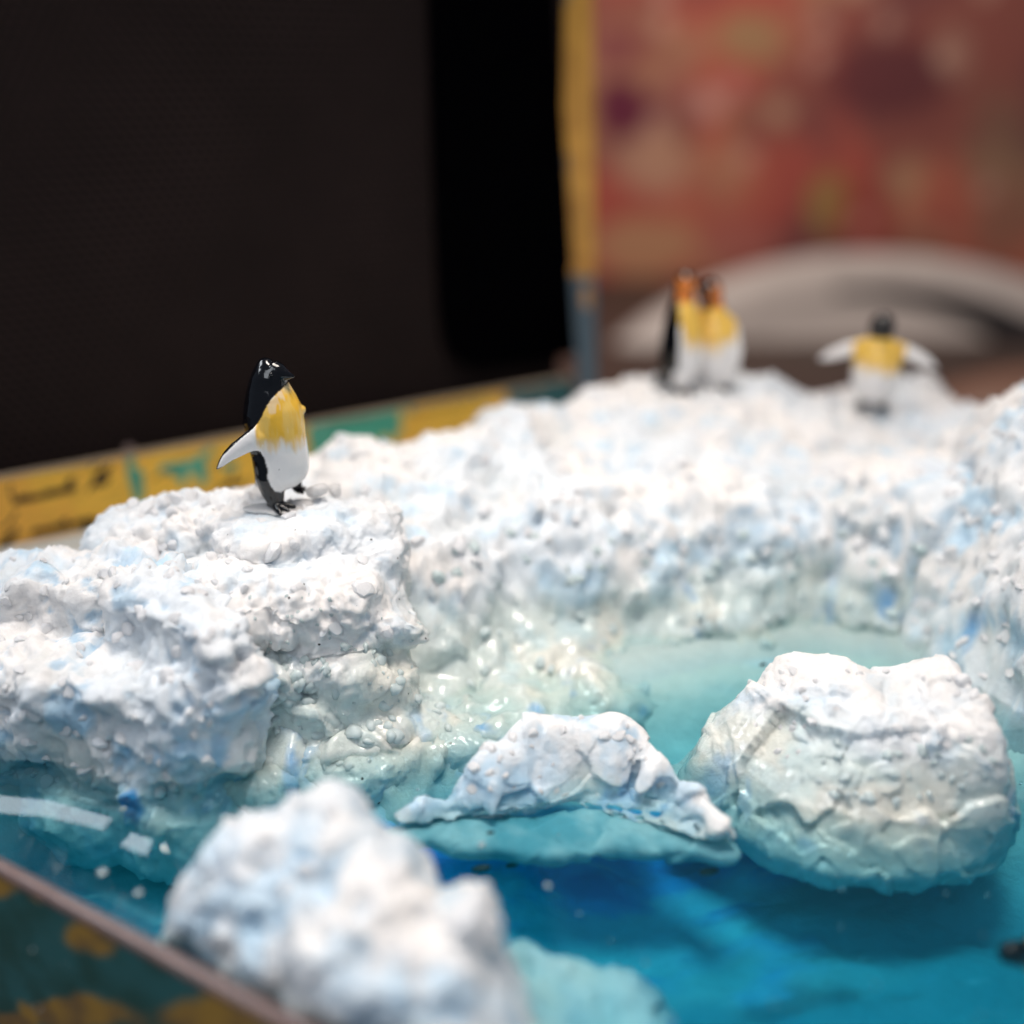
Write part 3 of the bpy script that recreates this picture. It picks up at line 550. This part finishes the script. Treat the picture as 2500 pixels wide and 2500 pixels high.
sub = [(.40, .803, -.14, .45, .22, .25), (.45, .798, -.16, .6, .32, .34), (.51, .800, -.16, .7, .36, .36), (.57, .797, -.16, .7, .38, .36), (.62, .798, -.16, .6, .34, .36), (.665, .806, -.16, .5, .26, .3), (.70, .815, -.16, .3, .18, .25)]
me = blobs_mesh(sub, .035, 77); smooth_mesh(me, 8); V = getv(me); V += getn(me) * ((facet(V, .5, 3) * .05 + (fbm(V, .5, 4) - .5) * .12)[:, None]); V[:, 2] = np.minimum(V[:, 2] - .10, -.16); setv(me, V); me.materials.clear(); me.materials.append(M_snow)
setcol(me, mixc([.10, .36, .44], [.34, .56, .60], sm(fbm(V, .5, 8), .35, .65))); setval(me, np.zeros(len(V)), 'wet'); setval(me, np.zeros(len(V)), 'fleck'); shade(me); place('submerged_base', me, midb)
SKR = [T(.685, .728, 13.9), T(.70, .710, 14.0), T(.73, .680, 13.9), T(.75, .656, 13.9), T(.765, .646, 13.85), T(.79, .642, 13.8), T(.81, .645, 13.75), T(.83, .645, 13.7), T(.85, .659, 13.6), T(.88, .660, 13.5), T(.92, .652, 13.4), T(.94, .655, 13.3), T(.955, .680, 13.2), T(.972, .698, 13.1), T(.982, .73, 12.95), T(.985, .76, 12.8)]
ctrl = SKR + [T(.80, .69, 13.3), T(.87, .70, 13.1), T(.93, .70, 13.0), T(.76, .70, 13.5), T(.74, .72, 13.5), T(.78, .735, 13.1), T(.85, .745, 12.8), T(.92, .75, 12.75), T(.85, .77, 12.75), ]
FT = [(.675, .736, 0), (.695, .745, 0), (.72, .755, 0), (.76, .778, 0), (.80, .792, 0), (.84, .798, 0), (.87, .80, 0), (.91, .797, 0), (.94, .792, 0), (.985, .777, 0)]
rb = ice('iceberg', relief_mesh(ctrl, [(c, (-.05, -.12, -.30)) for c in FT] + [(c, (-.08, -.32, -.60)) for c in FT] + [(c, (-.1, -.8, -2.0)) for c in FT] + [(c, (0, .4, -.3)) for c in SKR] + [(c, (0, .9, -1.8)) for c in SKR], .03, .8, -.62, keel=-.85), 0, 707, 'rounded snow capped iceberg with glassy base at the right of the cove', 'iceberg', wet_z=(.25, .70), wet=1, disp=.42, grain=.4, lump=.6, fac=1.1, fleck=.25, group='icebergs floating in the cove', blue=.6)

# =================================================================
#  SEA BED AND RESIN WATER
# =================================================================
shore_uv = [(-.10, .66), (0, .70), (.07, .765), (.14, .79), (.2, .77), (.26, .745), (.34, .73), (.42, .705), (.5, .68), (.6, .655), (.7, .635), (.8, .62), (.9, .635), (.96, .67), (1.02, .69), (1.15, .72)]
SH = np.array([Pz(u, v, 0)[:2] for u, v in shore_uv])
def shore_dist(XY):
    """signed distance to the shore line: positive out in the water"""
    best = np.full(len(XY), 1e9); sg = np.ones(len(XY))
    for k in range(len(SH) - 1):
        a, b = SH[k], SH[k + 1]; ab = b - a; L = ab @ ab; t = np.clip(((XY - a) @ ab) / L, 0, 1); d = XY - (a + t[:, None] * ab)
        dd = np.hypot(d[:, 0], d[:, 1]); cr = ab[0] * (XY[:, 1] - a[1]) - ab[1] * (XY[:, 0] - a[0])
        m = dd < best; best = np.where(m, dd, best); sg = np.where(m, np.where(cr < 0, 1, -1), sg)
    return best * sg
def tray_grid(res, smax=15.9, wmax=16.9):
    nw = int(wmax / res); ns = int(24 / res); V = []
    for k in range(nw):
        wv = .04 + (wmax - .04) * k / (nw - 1); s0 = -10.14 + wv * .4916 + .08
        s = np.linspace(s0, smax, ns); V.append(P0 + s[:, None] * D1 + wv * NN)
    V = np.concatenate(V); F = [(k * ns + i, k * ns + i + 1, (k + 1) * ns + i + 1, (k + 1) * ns + i) for k in range(nw - 1) for i in range(ns - 1)]
    return V, F, nw, ns
V, F, nw, ns = tray_grid(.10)
sd = shore_dist(V[:, :2]); Q = V.copy()
h = np.where(sd > -.6, -.12 - .45 * sm(sd, -.6, .9) - 1.0 * sm(sd, 0, 3.0), .02) + np.where(sd > 0, 1, 0) * (fbm(Q, 1.8, 5, 4) - .5) * 1.1 * sm(sd, .1, 1.4)
st = fbm(np.c_[V[:, 0] * .6 + V[:, 1] * .5, V[:, 1] * 1.4 - V[:, 0] * .5, V[:, 2]], .8, 9, 4); h += (st - .5) * .35 * sm(sd, 0, 1)
h = np.where(sd <= -.6, -.12 + .2 * sm(-sd, 1.5, 2.6) + .06 * (fbm(Q, 1.0, 6) - .5), np.minimum(h, -.05)); V[:, 2] = h
u, v = wall_u(V); _k = sm(.25 - u, 0, .1) * sm(v + .45 * u, .765, .80); V[:, 2] = np.where(sd > -2, V[:, 2] * (1 - _k) - 1.7 * _k, V[:, 2])
C = mixc([.74, .76, .70], [.16, .58, .62], sm(sd + (fbm(Q, 1.2, 70) - .5) * 2, 1.0, 3.2))
C = mixc(C, [.05, .42, .50], sm(fbm(Q, 1.3, 71), .5, .66) * sm(sd, 1.4, 2.6))
fb = np.exp(-(((u - .56) / .15) ** 2 + ((v - .86) / .055) ** 2)) + .9 * np.exp(-(((u - .45) / .09) ** 2 + ((v - .86) / .05) ** 2)) + .55 * np.exp(-(((u - .66) / .10) ** 2 + ((v - .84) / .04) ** 2))
fb = np.clip(fb + (st - .5) * 1.0, 0, 1); C = mixc(C, [.02, .46, 1.0], sm(fb, .10, .6))
C = mixc(C, [.25, .85, .98], sm(fb, .45, .8) * sm(fbm(np.c_[V[:, 0] * .5, V[:, 1] * 2, h], .7, 76, 3), .55, .7) * .7)
C = mixc(C, [.01, .20, .70], sm(fb, .3, .8) * sm(fbm(np.c_[V[:, 0] * .5, V[:, 1] * 2, h], .7, 79, 3), .56, .68) * .9)
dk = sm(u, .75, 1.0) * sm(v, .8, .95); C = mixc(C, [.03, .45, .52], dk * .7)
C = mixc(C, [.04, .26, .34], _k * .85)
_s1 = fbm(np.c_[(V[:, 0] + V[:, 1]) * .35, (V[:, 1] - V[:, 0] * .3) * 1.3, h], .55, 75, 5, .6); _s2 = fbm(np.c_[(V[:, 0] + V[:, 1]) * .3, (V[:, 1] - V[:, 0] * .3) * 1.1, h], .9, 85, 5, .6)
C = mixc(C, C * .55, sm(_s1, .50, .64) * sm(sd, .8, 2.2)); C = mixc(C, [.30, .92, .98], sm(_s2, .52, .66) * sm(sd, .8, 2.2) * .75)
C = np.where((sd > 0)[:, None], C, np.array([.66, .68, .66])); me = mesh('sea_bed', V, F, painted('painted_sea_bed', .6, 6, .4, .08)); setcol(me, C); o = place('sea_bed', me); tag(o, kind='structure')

def water_material():
    m = bpy.data.materials.new('tinted_resin'); m.use_nodes = True; nt = m.node_tree; nt.nodes.remove(nt.nodes['Principled BSDF']); out = nt.nodes['Material Output']
    tr = N(nt, 'ShaderNodeBsdfTransparent'); gl = N(nt, 'ShaderNodeBsdfGlossy'); gl.inputs['Roughness'].default_value = .015; fr = N(nt, 'ShaderNodeFresnel'); fr.inputs['IOR'].default_value = 1.45
    mx = N(nt, 'ShaderNodeMixShader'); nt.links.new(fr.outputs[0], mx.inputs[0]); nt.links.new(tr.outputs[0], mx.inputs[1]); nt.links.new(gl.outputs[0], mx.inputs[2]); nt.links.new(mx.outputs[0], out.inputs['Surface'])
    n = noise(nt, 1.6, 3, .5); bp = N(nt, 'ShaderNodeBump'); bp.inputs['Strength'].default_value = .05; bp.inputs['Distance'].default_value = .05; nt.links.new(n.outputs[0], bp.inputs['Height']); nt.links.new(bp.outputs[0], gl.inputs['Normal']); nt.links.new(bp.outputs[0], fr.inputs['Normal'])
    va = N(nt, 'ShaderNodeVolumeAbsorption'); va.inputs['Color'].default_value = (.0, .80, .96, 1); va.inputs['Density'].default_value = .66; vs = N(nt, 'ShaderNodeVolumeScatter'); vs.inputs['Color'].default_value = (.01, .70, .97, 1); vs.inputs['Density'].default_value = .12; ad = N(nt, 'ShaderNodeAddShader'); nt.links.new(va.outputs[0], ad.inputs[0]); nt.links.new(vs.outputs[0], ad.inputs[1])
    nt.links.new(ad.outputs[0], out.inputs['Volume']); return m
V, F, nw, ns = tray_grid(.045, 15.85, 16.85)
wv = (V - P0) @ NN
V[:, 2] = (fbm(V, 1.6, 91, 3) - .5) * .035 + .10 * np.exp(-wv / .16) - .02 * np.exp(-((wv - .55) / .25) ** 2)
sv = (V - P0) @ D1
wr = np.interp(sv, [-3, -1.1, -.5, .34, .75, 1.13, 2], [.5, .75, 1.0, 1.17, 1.10, 1.13, 1.1]) + .07; V[:, 2] += .112 * np.exp(-((wv - wr) / .18) ** 2) * (1 - sm(sv, 1.05, 1.4)); V[:, 2] += .036 * np.exp(-((wv - wr - .28) / .065) ** 2) * (1 - sm(sv, .1, .4))
n0 = len(V); cc = [0, ns - 1, (nw - 1) * ns, nw * ns - 1]; B = V[cc].copy(); B[:, 2] = -2.95; V2 = np.concatenate([V, B])
F += [tuple(range(ns))[::-1] + (n0, n0 + 1), tuple((nw - 1) * ns + i for i in range(ns)) + (n0 + 3, n0 + 2), tuple(k * ns for k in range(nw)) + (n0 + 2, n0), tuple(k * ns + ns - 1 for k in range(nw))[::-1] + (n0 + 1, n0 + 3), (n0, n0 + 2, n0 + 3, n0 + 1)]
me = mesh('water', V2, F, water_material()); o = place('water', me); tag(o, kind='structure')
# the bed must sit inside the resin: specks and bubbles cast into it
M_bub = crystal_material('air_bubble', (.85, .95, .97), .6, .05); M_spk = simple('black_speck', (.012, .012, .012), .5, 10)
a = Acc(); r = random.Random(5)
for _ in range(70):
    u_, v_ = r.uniform(0, 1), r.uniform(.72, 1); z = r.uniform(-.5, -.05); s = r.choice([.01, .012, .018, .026]); a.ball(Pz(u_, v_, z), (s, s, s * .7), 1)
for (u_, v_, s) in [(.10, .852, .06), (.055, .847, .03), (.135, .872, .05), (.12, .79, .05), (.535, .865, .04), (.47, .825, .05), (.36, .835, .04)]: a.ball(Pz(u_, v_, -.03), (s, s, s * .6), 2)
o = place('air_bubbles', a.mesh('air_bubbles', M_bub)); tag(o, 'tiny pale air bubbles trapped in the blue resin water', kind='stuff')
a = Acc()
for (u_, v_, z, s) in [(.745, .649, .04, .10), (.479, .813, -.08, .09), (.692, .851, -.6, .22), (.47, .848, -.6, .22), (.50, .845, -.7, .15), (.755, .70, -.02, .04)]: a.ball(Pz(u_, v_, z), (s * .55, s * .25, s * .2), 2, Matrix.Rotation(-.2, 3, 'Y'))
o = place('dark_flecks', a.mesh('dark_flecks', M_spk)); tag(o, 'small dark flecks sunk in the blue water', kind='stuff')

# =================================================================
#  CRYSTALS pressed into the snow (parts) and fine grains
# =================================================================
def crystal_mesh(seed, mat, flat=.8, sub=2):
    r = np.random.default_rng(seed); V, F = ICO[1]; V = V.copy(); nrm = r.normal(size=(9, 3)); nrm /= np.linalg.norm(nrm, axis=1)[:, None]
    V, F = ICO[2]; V = V.copy()
    for n in nrm:                                   # plane cuts give worn facets
        k = r.uniform(.5, .8); d = V @ n; V = V - np.maximum(d - k, 0)[:, None] * n
    V *= [1, r.uniform(.75, 1), flat]; me = mesh('salt_crystal', V, F, mat, flat > .8); return me
SALT = [crystal_mesh(k, M_salt, .75) for k in range(7)]; BEAD = [crystal_mesh(20 + k, M_bead, .85) for k in range(5)]; CLEAR = [crystal_mesh(44 + k, M_clear, .79) for k in range(3)]
BV = {}
def bvh(o):
    if o.name not in BV:
        V = getv(o.data) + np.array(o.location); n = len(o.data.polygons)
        BV[o.name] = BVHTree.FromPolygons([tuple(x) for x in V], [tuple(p.vertices) for p in o.data.polygons])
    return BV[o.name]
def hit(o, u, v):
    d = ray(u, v); loc, nr, i, dist = bvh(o).ray_cast(Vector(CAMP), Vector(d).normalized()); return loc, nr
def put(o, loc, nr, size, pool, r, name='salt_crystal', sink=.25, rnd=1.0):
    c = bpy.data.objects.new(name, r.choice(pool)); COL.objects.link(c); c.parent = o
    q = nr.to_track_quat('Z', 'Y').to_matrix() @ Matrix.Rotation(r.uniform(0, 6.28), 3, 'Z') @ Matrix.Rotation(r.uniform(-.5, .5) * rnd, 3, 'X')
    s = Matrix.Diagonal((size, size * r.uniform(.75, 1.1), size * r.uniform(.7, 1)))
    c.matrix_local = Matrix.Translation(Vector(loc) - Vector(o.location) - nr * size * sink) @ (q @ s).to_4x4(); return c
r = random.Random(3)
def sprinkle(o, n, box_, smin, smax, pool, name='salt_crystal', sink=.25, up=-.3):
    k = 0; tries = 0
    while k < n and tries < n * 12:
        tries += 1; loc, nr = hit(o, r.uniform(box_[0], box_[2]), r.uniform(box_[1], box_[3]))
        if loc is None or nr.z < up: continue
        put(o, loc, nr, r.uniform(smin, smax), pool, r, name, sink); k += 1
# the ones that show singly on the ledge
for (u_, v_, s) in [(.131, .492, .13), (.142, .497, .14), (.150, .500, .12), (.160, .490, .14), (.172, .487, .15), (.186, .487, .14), (.200, .489, .10), (.178, .497, .12), (.265, .540, .17), (.282, .505, .15), (.355, .575, .17), (.327, .613, .15), (.19, .485, .1), (.215, .497, .09)]:
    loc, nr = hit(ledge, u_, v_)
    if loc: put(ledge, loc, nr, s, SALT, r, sink=.1)
sprinkle(ledge, 45, (.11, .49, .42, .64), .05, .12, SALT); sprinkle(ledge, 70, (.24, .63, .44, .75), .07, .15, BEAD, 'ice_bead', .3); sprinkle(ledge, 60, (.24, .58, .43, .72), .02, .05, BEAD, 'ice_bead', .2)
sprinkle(ridge, 90, (.33, .40, .95, .56), .08, .17, SALT, sink=.1); sprinkle(ridge, 110, (.42, .52, .90, .68), .08, .17, BEAD, 'ice_bead', .3)
sprinkle(leftm, 90, (0, .54, .24, .78), .06, .13, SALT, sink=.2); sprinkle(rightm, 60, (.88, .42, 1, .66), .08, .15, SALT)
sprinkle(fore, 30, (.18, .78, .5, .98), .08, .16, SALT, sink=.45)
for (u_, v_, s) in [(.476, .722, .17), (.462, .745, .12), (.50, .716, .11), (.52, .712, .10), (.55, .708, .11), (.59, .712, .10), (.605, .712, .12), (.46, .765, .09), (.615, .715, .10)]:
    loc, nr = hit(midb, u_, v_ + .006)
    if loc: put(midb, loc, nr, s, SALT, r, sink=.3)
sprinkle(midb, 25, (.44, .70, .66, .78), .03, .08, SALT); sprinkle(rb, 35, (.7, .65, .98, .74), .04, .09, SALT); sprinkle(rb, 35, (.8, .72, .98, .79), .05, .10, BEAD, 'ice_bead')
for (u_, v_, s) in [(.94, .658, .16), (.95, .67, .12)]:
    loc, nr = hit(rb, u_, v_ + .008)
    if loc: put(rb, loc, nr, s, SALT, r)

for (u_, v_, s) in [(.462, .892, .26), (.474, .905, .2), (.448, .90, .2), (.325, .79, .12)]:
    loc, nr = hit(fore, u_, v_)
    if loc: put(fore, loc, nr, s, SALT, r, sink=.15)
# =================================================================
#  PENGUINS
# =================================================================
M_peng = bpy.data.materials.new('glossy_enamel'); M_peng.use_nodes = True
nt = M_peng.node_tree; b = nt.nodes['Principled BSDF']; at_ = N(nt, 'ShaderNodeAttribute'); at_.attribute_name = 'Col'; nt.links.new(at_.outputs['Color'], b.inputs['Base Color'])
b.inputs['Roughness'].default_value = .13; b.inputs['Specular IOR Level'].default_value = .25; b.inputs['Coat Weight'].default_value = .55; b.inputs['Coat Roughness'].default_value = .03
nn_ = noise(nt, 14, 3); bump(nt, b, nn_.outputs[0], .12, .02)
BLK = np.array([.0035, .0035, .005]); PW = np.array([.88, .85, .83]); YEL = np.array([.88, .50, .05]); YEL2 = np.array([.85, .62, .22]); ORG = np.array([.75, .22, .04])

def inpoly(x, z, poly):
    c = np.zeros(len(x), bool); n = len(poly)
    for i in range(n):
        x1, z1 = poly[i]; x2, z2 = poly[(i + 1) % n]
        m = ((z1 > z) != (z2 > z)) & (x < (x2 - x1) * (z - z1) / ((z2 - z1) + 1e-12) + x1); c ^= m
    return c
def main_penguin():
    K = 820.; px = lambda x: (x - 850) / K; pz = lambda y: (1790 - y) / K
    prof = [(152, 735, 795), (165, 712, 815), (200, 683, 862), (250, 652, 925), (300, 622, 960), (340, 602, 985), (390, 582, 985), (450, 560, 990), (550, 530, 1046), (650, 506, 1090), (700, 492, 1110), (800, 480, 1122), (880, 477, 1126), (1000, 495, 1130), (1100, 512, 1132), (1200, 526, 1140), (1300, 546, 1143), (1400, 566, 1128), (1470, 584, 1102), (1540, 610, 1050), (1590, 660, 960)]
    prof = np.array(prof, float); ys = np.linspace(152, 1590, 60); L = np.interp(ys, prof[:, 0], prof[:, 1]); Rr = np.interp(ys, prof[:, 0], prof[:, 2]); an = np.linspace(0, 2 * math.pi, 40, endpoint=False)
    rings = []
    for y, l, r_ in zip(ys, L, Rr):
        a_ = (r_ - l) / 2 / K; b_ = a_ * float(np.interp(y, [152, 350, 700], [.95, .93, .86])); rings.append(np.c_[px((l + r_) / 2) + a_ * np.cos(an), b_ * np.sin(an), np.full(40, pz(y))])
    a = Acc(); a.add(*ring_loft(rings[::-1]))
    yb = -.10
    a.tube([(px(860), -.02, pz(300)), (px(930), -.05, pz(308)), (px(1010), -.08, pz(326)), (px(1084), -.10, pz(341))], [.16, .115, .06, .012], 14)       # beak
    a.ball((px(1112), .06, pz(735)), (.036, .07, .055), 2)                                                     # far flipper's shoulder bump
    top = [(690, 790), (600, 860), (500, 930), (400, 1000), (320, 1085), (260, 1175), (226, 1262)]; bot = [(700, 1100), (640, 1085), (560, 1110), (480, 1150), (400, 1190), (320, 1240), (240, 1284)]
    rings = []; an2 = np.linspace(0, 2 * math.pi, 20, endpoint=False)
    for k, ((x1, y1), (x2, y2)) in enumerate(zip(top, bot)):
        c = np.array([(px(x1) + px(x2)) / 2, -.30 - .015 * k, (pz(y1) + pz(y2)) / 2]); hv = np.array([px(x1) - px(x2), 0, pz(y1) - pz(y2)]) / 2; th = .085 - .008 * k
        rings.append(c + np.cos(an2)[:, None] * hv + np.sin(an2)[:, None] * np.array([0, th, 0]))
    a.add(*ring_loft(rings)); 
    a.tube([(px(780), -.1, pz(870)), (px(700), -.24, pz(950)), (px(640), -.30, pz(985))], [.10, .13, .11], 16)
    # far flipper, turned backwards
    a.tube([(px(800), .34, pz(780)), (px(740), .45, pz(930)), (px(660), .50, pz(1080))], [.10, .09, .03], 12, (1, .4))
    # leg and feet
    a.tube([(px(770), -.04, pz(1050)), (px(735), -.10, pz(1250)), (px(735), -.14, pz(1450)), (px(765), -.16, pz(1620)), (px(790), -.18, pz(1740))], [.2, .22, .20, .155, .10], 18)
    for (xt, yt, zt) in [(960, -.32, 1782), (880, -.42, 1795), (1010, -.22, 1762)]: a.tube([(px(760), -.18, pz(1735)), (px((760 + xt) / 2), (yt - .18) / 2 - .02, pz((1725 + zt) / 2)), (px(xt), yt, pz(zt))], [.08, .055, .03], 12, (1, .75))
    a.ball((px(745), -.16, pz(1750)), (.09, .09, .045), 2)
    a.tube([(px(930), .14, pz(1500)), (px(960), .15, pz(1600)), (px(985), .14, pz(1690))], [.14, .09, .06], 14)
    for (xt, yt) in [(1060, .02), (1080, .14), (1060, .26)]: a.tube([(px(975), .14, pz(1680)), (px(1020), (.14 + yt) / 2, pz(1672)), (px(xt), yt, pz(1690))], [.06, .045, .02], 10, (1, .7))
    a.tube([(px(740), .04, pz(1000)), (px(690), .05, pz(1200)), (px(685), .06, pz(1400)), (px(630), .08, pz(1545)), (px(545), .10, pz(1615))], [.2, .2, .17, .13, .05], 14, (1, .8))          # tail
    me = remesh(a.mesh('penguin_body'), .0125); smooth_mesh(me, 9); V = getv(me); Nn = getn(me)
    V = V + Nn * ((fbm(V, .16, 5, 3) - .5) * .016)[:, None]
    poly = [(985, 428), (930, 470), (870, 520), (835, 560), (800, 610), (770, 665), (740, 725), (700, 785), (655, 835), (600, 880), (520, 940), (440, 1010), (370, 1075), (310, 1130), (282, 1180), (244, 1262), (300, 1238), (400, 1178), (480, 1142), (560, 1108), (630, 1082), (690, 1104), (730, 1190), (752, 1290), (752, 1400), (775, 1490), (810, 1550), (860, 1583), (920, 1572), (985, 1565), (1045, 1520), (1110, 1470), (1250, 1400), (1250, 428)]
    pl = [(px(x), pz(y)) for x, y in poly]
    e = (fbm(V, .12, 4, 2) - .5) * .015
    front = Nn[:, 1] < .25; w_ = inpoly(V[:, 0] + e, V[:, 2] + e, pl) & front
    w_ |= (Nn[:, 1] >= .25) & (V[:, 0] > px(1010)) & (V[:, 2] < pz(470)) & (V[:, 2] > pz(1560))
    w_ &= ~((V[:, 2] > pz(425)) )
    w = w_.astype(float); knob = V[:, 0] > px(1126)
    # soften one ring so the paint edge is not stair-stepped
    E = np.empty(len(me.edges) * 2, np.int32); me.edges.foreach_get('vertices', E); E = E.reshape(-1, 2); deg = np.bincount(E.ravel(), minlength=len(V))
    ws = (np.bincount(E[:, 0], w[E[:, 1]], len(V)) + np.bincount(E[:, 1], w[E[:, 0]], len(V))) / deg; w = .5 * w + .5 * ws
    V = V + Nn * (w * .008)[:, None]; setv(me, V)
    str_ = fbm(np.c_[V[:, 0] * 4, V[:, 1] * 4, V[:, 2] * .6], .36, 31, 4)
    yl = sm(V[:, 2] + (str_ - .5) * .30 + (fbm(V, .35, 61, 3) - .5) * .35, pz(1110), pz(960)) * sm(V[:, 0] + (str_ - .5) * .05, px(655), px(690)) * (1 - sm(V[:, 2], pz(540), pz(430)) * .3)
    Cy = mixc(YEL, YEL2, sm(str_, .42, .62) * .5); Cy = mixc(Cy, PW, sm(fbm(np.c_[V[:, 0] * 3, V[:, 1] * 3, V[:, 2]], .3, 77, 3), .6, .72) * .35)
    Cw = mixc(PW, Cy, yl)
    spots = worley(V, .26, 9) < .05; Cw[spots] = [.05, .03, .02]
    setcol(me, mixc(BLK, Cw, w)); me.materials.append(M_peng); shade(me)
    return me
def std_penguin(seed, spread=1.0, adult=False, H=2.0, lift=(0.5, 0.5)):
    a = Acc(); s = H / 2.; an = np.linspace(0, 2 * math.pi, 28, endpoint=False)
    prof = [(.10, .16, 0), (.2, .30, 0), (.4, .37, -.01), (.7, .40, -.02), (1.0, .37, -.02), (1.25, .29, .0), (1.4, .21, .01), (1.5, .18, 0), (1.62, .205, -.01), (1.75, .19, -.01), (1.85, .12, 0), (1.88, .05, 0)]
    rings = [np.c_[r_ * np.cos(an), cy + r_ * .85 * np.sin(an), np.full(28, z)] for z, r_, cy in prof]; a.add(*ring_loft([q * s for q in rings]))
    a.tube(np.array([(0, -.08, 1.66), (0, -.22, 1.66), (0, -.42, 1.60)]) * s, [.11 * s, .06 * s, .015 * s], 12)
    for sd_, lf_ in ((-1, lift[0]), (1, lift[1])):
        pts = np.array([(sd_ * .22, 0, 1.22), (sd_ * (.30 + .22 * lf_), -.03, 1.12 - .10 * (1 - lf_)), (sd_ * (.36 + .40 * lf_), -.06, 1.02 - .34 * (1 - lf_)), (sd_ * (.38 + .60 * lf_), -.05, .90 - .5 * (1 - lf_))]) * s
        a.tube(pts, [.16 * s, .15 * s, .12 * s, .03 * s], 14, (.45, 1), up=(0, 0, 1)) if False else a.tube(pts, [.15 * s, .15 * s, .12 * s, .03 * s], 14, (1, .45), up=(0, 1, 0))
        a.tube(np.array([(sd_ * .15, -.02, .22), (sd_ * .16, -.05, .06)]) * s, [.11 * s, .08 * s], 10); 
        for k in (-1, 0, 1): a.tube(np.array([(sd_ * .16, -.04, .05), (sd_ * .16 + k * .09, -.26, .02)]) * s, [.06 * s, .03 * s], 8)
    a.tube(np.array([(0, .22, .3), (0, .38, .06)]) * s, [.13 * s, .04 * s], 10)
    me = remesh(a.mesh('penguin_body'), .028); smooth_mesh(me, 3); V = getv(me) / s; Nn = getn(me); x, y, z = V.T
    front = (Nn[:, 1] < .15); side = np.abs(x) < .40
    w = front & (z > .12) & (z < 1.42) & ((y < .04 + .1 * (z < 1)) | (np.abs(x) > .36))
    w = w.astype(float); ye = sm(z + (fbm(V, .2, seed) - .5) * .5, .62, 1.0) * (np.abs(x) < .42)
    C = mixc(PW, mixc(YEL, YEL2, .3 * np.ones(len(V))), ye); C = mixc(BLK, C, w)
    if adult: C = mixc(C, ORG, ((np.abs(x) > .07) & (y < .10) & (z > 1.42) & (z < 1.76) & (np.abs(x) < .4)).astype(float))
    setcol(me, C); me.materials.append(M_peng); shade(me); return me
def eyes(o, pts, rad):
    for p in pts:
        a = Acc(); a.ball(p, (rad,) * 3, 2); e = bpy.data.objects.new('eye', a.mesh('eye', M_eye)); COL.objects.link(e); e.parent = o
M_eye = simple('eye_enamel', (.01, .01, .012), .06, 10, .1)
def surf_top(o, x, y):
    loc, nr, i, d = bvh(o).ray_cast(Vector((x, y, 9)), Vector((0, 0, -1))); return loc
# nearest penguin: feet at the photographed spot on the ledge
me = main_penguin(); foot_uv = ((500 + 790 / 4.493) / 2500, (840 + 1775 / 4.493) / 2500)
t_ = 14.75; SC = t_ / FL * (1640 / 4.493 / 2500) / 2.0 / 1.0
o = bpy.data.objects.new('penguin', me); COL.objects.link(o); o.scale = (SC * 1.01,) * 3
o.location = P(*((500 + 850 / 4.493) / 2500, (840 + 1790 / 4.493) / 2500), t_) + np.array([0, .18, -.015])
tag(o, 'sharply focused penguin with glossy black back and yellow breast, alone on the speckled ledge', 'penguin', 'miniature penguins on the snow')
eyes(o, [((855 - 850) / 820, -.205, (1790 - 290) / 820)], .028); PEN = o
# platform under the feet: a clear glue puddle
M_glue = crystal_material('clear_glue', (.72, .70, .69), .1, .04)
a = Acc(); pb = np.array(o.location); a.ball(pb + [-.25, -.16, -.01], (.30, .16, .05), 3); a.ball(pb + [.0, -.17, -.02], (.30, .2, .05), 3); a.ball(pb + [.22, .0, .0], (.2, .14, .05), 3)
me = remesh(a.mesh('glue'), .02); smooth_mesh(me, 3); shade(me); me.materials.append(M_glue); gl = place('glue_puddle', me, ledge)
loc2, nr2 = hit(ledge, .300, .487)
c = put(ledge, Vector(pb + [.44, .05, .17]), Vector((.1, -.6, .8)).normalized(), .19, CLEAR, r, sink=0); c['label'] = 'large clear crystal by the penguin foot'
c = put(ledge, Vector(pb + [.66, .25, .10]), Vector((.1, -.6, .8)).normalized(), .13, CLEAR, r, sink=0)

def far_penguin(u, v, t, me, rot, label, tilt=(0, 0), adj=0):
    p = P(u, v, t); o = bpy.data.objects.new('penguin', me); COL.objects.link(o); g = surf_top(ridge, p[0], p[1])
    zz = p[2] - .09
    o.location = (p[0], p[1], zz); o.rotation_euler = (tilt[0], tilt[1], rot); tag(o, label, 'penguin', 'miniature penguins on the snow'); 
    print('far', label[:20], p, g)
    H_ = me.vertices and max(v_.co.z for v_ in me.vertices); eyes(o, [(-.085 * H_, -.045 * H_, .865 * H_), (.085 * H_, -.045 * H_, .865 * H_)], .02 * H_)
    return o
far_penguin(.662, .380, 20.8, std_penguin(3, adult=True, H=2.45, lift=(.05, .12)), R(72), 'blurred penguin with black back turned left, left one of two huddled on the ridge', tilt=(0, R(5)))
far_penguin(.702, .378, 21.2, std_penguin(8, adult=True, H=2.3, lift=(.1, .05)), R(-30), 'blurred yellow breasted penguin leaning left, right one of two huddled on the ridge', tilt=(0, R(-9)))
o = far_penguin(.852, .392, 21.0, std_penguin(5, H=1.9, lift=(.95, .95)), R(-18), 'blurred single penguin with both flippers spread wide on the far right snow'); o.scale = (1.2, 1.15, 1)
sw = std_penguin(15, H=1.3, lift=(.6, .6)); o = bpy.data.objects.new('penguin', sw); COL.objects.link(o); o.location = Pz(1.0, .925, -.25) + np.array([.86, .1, -.1]); o.rotation_euler = (R(0), R(-82), R(12)); tag(o, 'dark penguin swimming under water, cut off by the right edge of the photo', 'penguin')
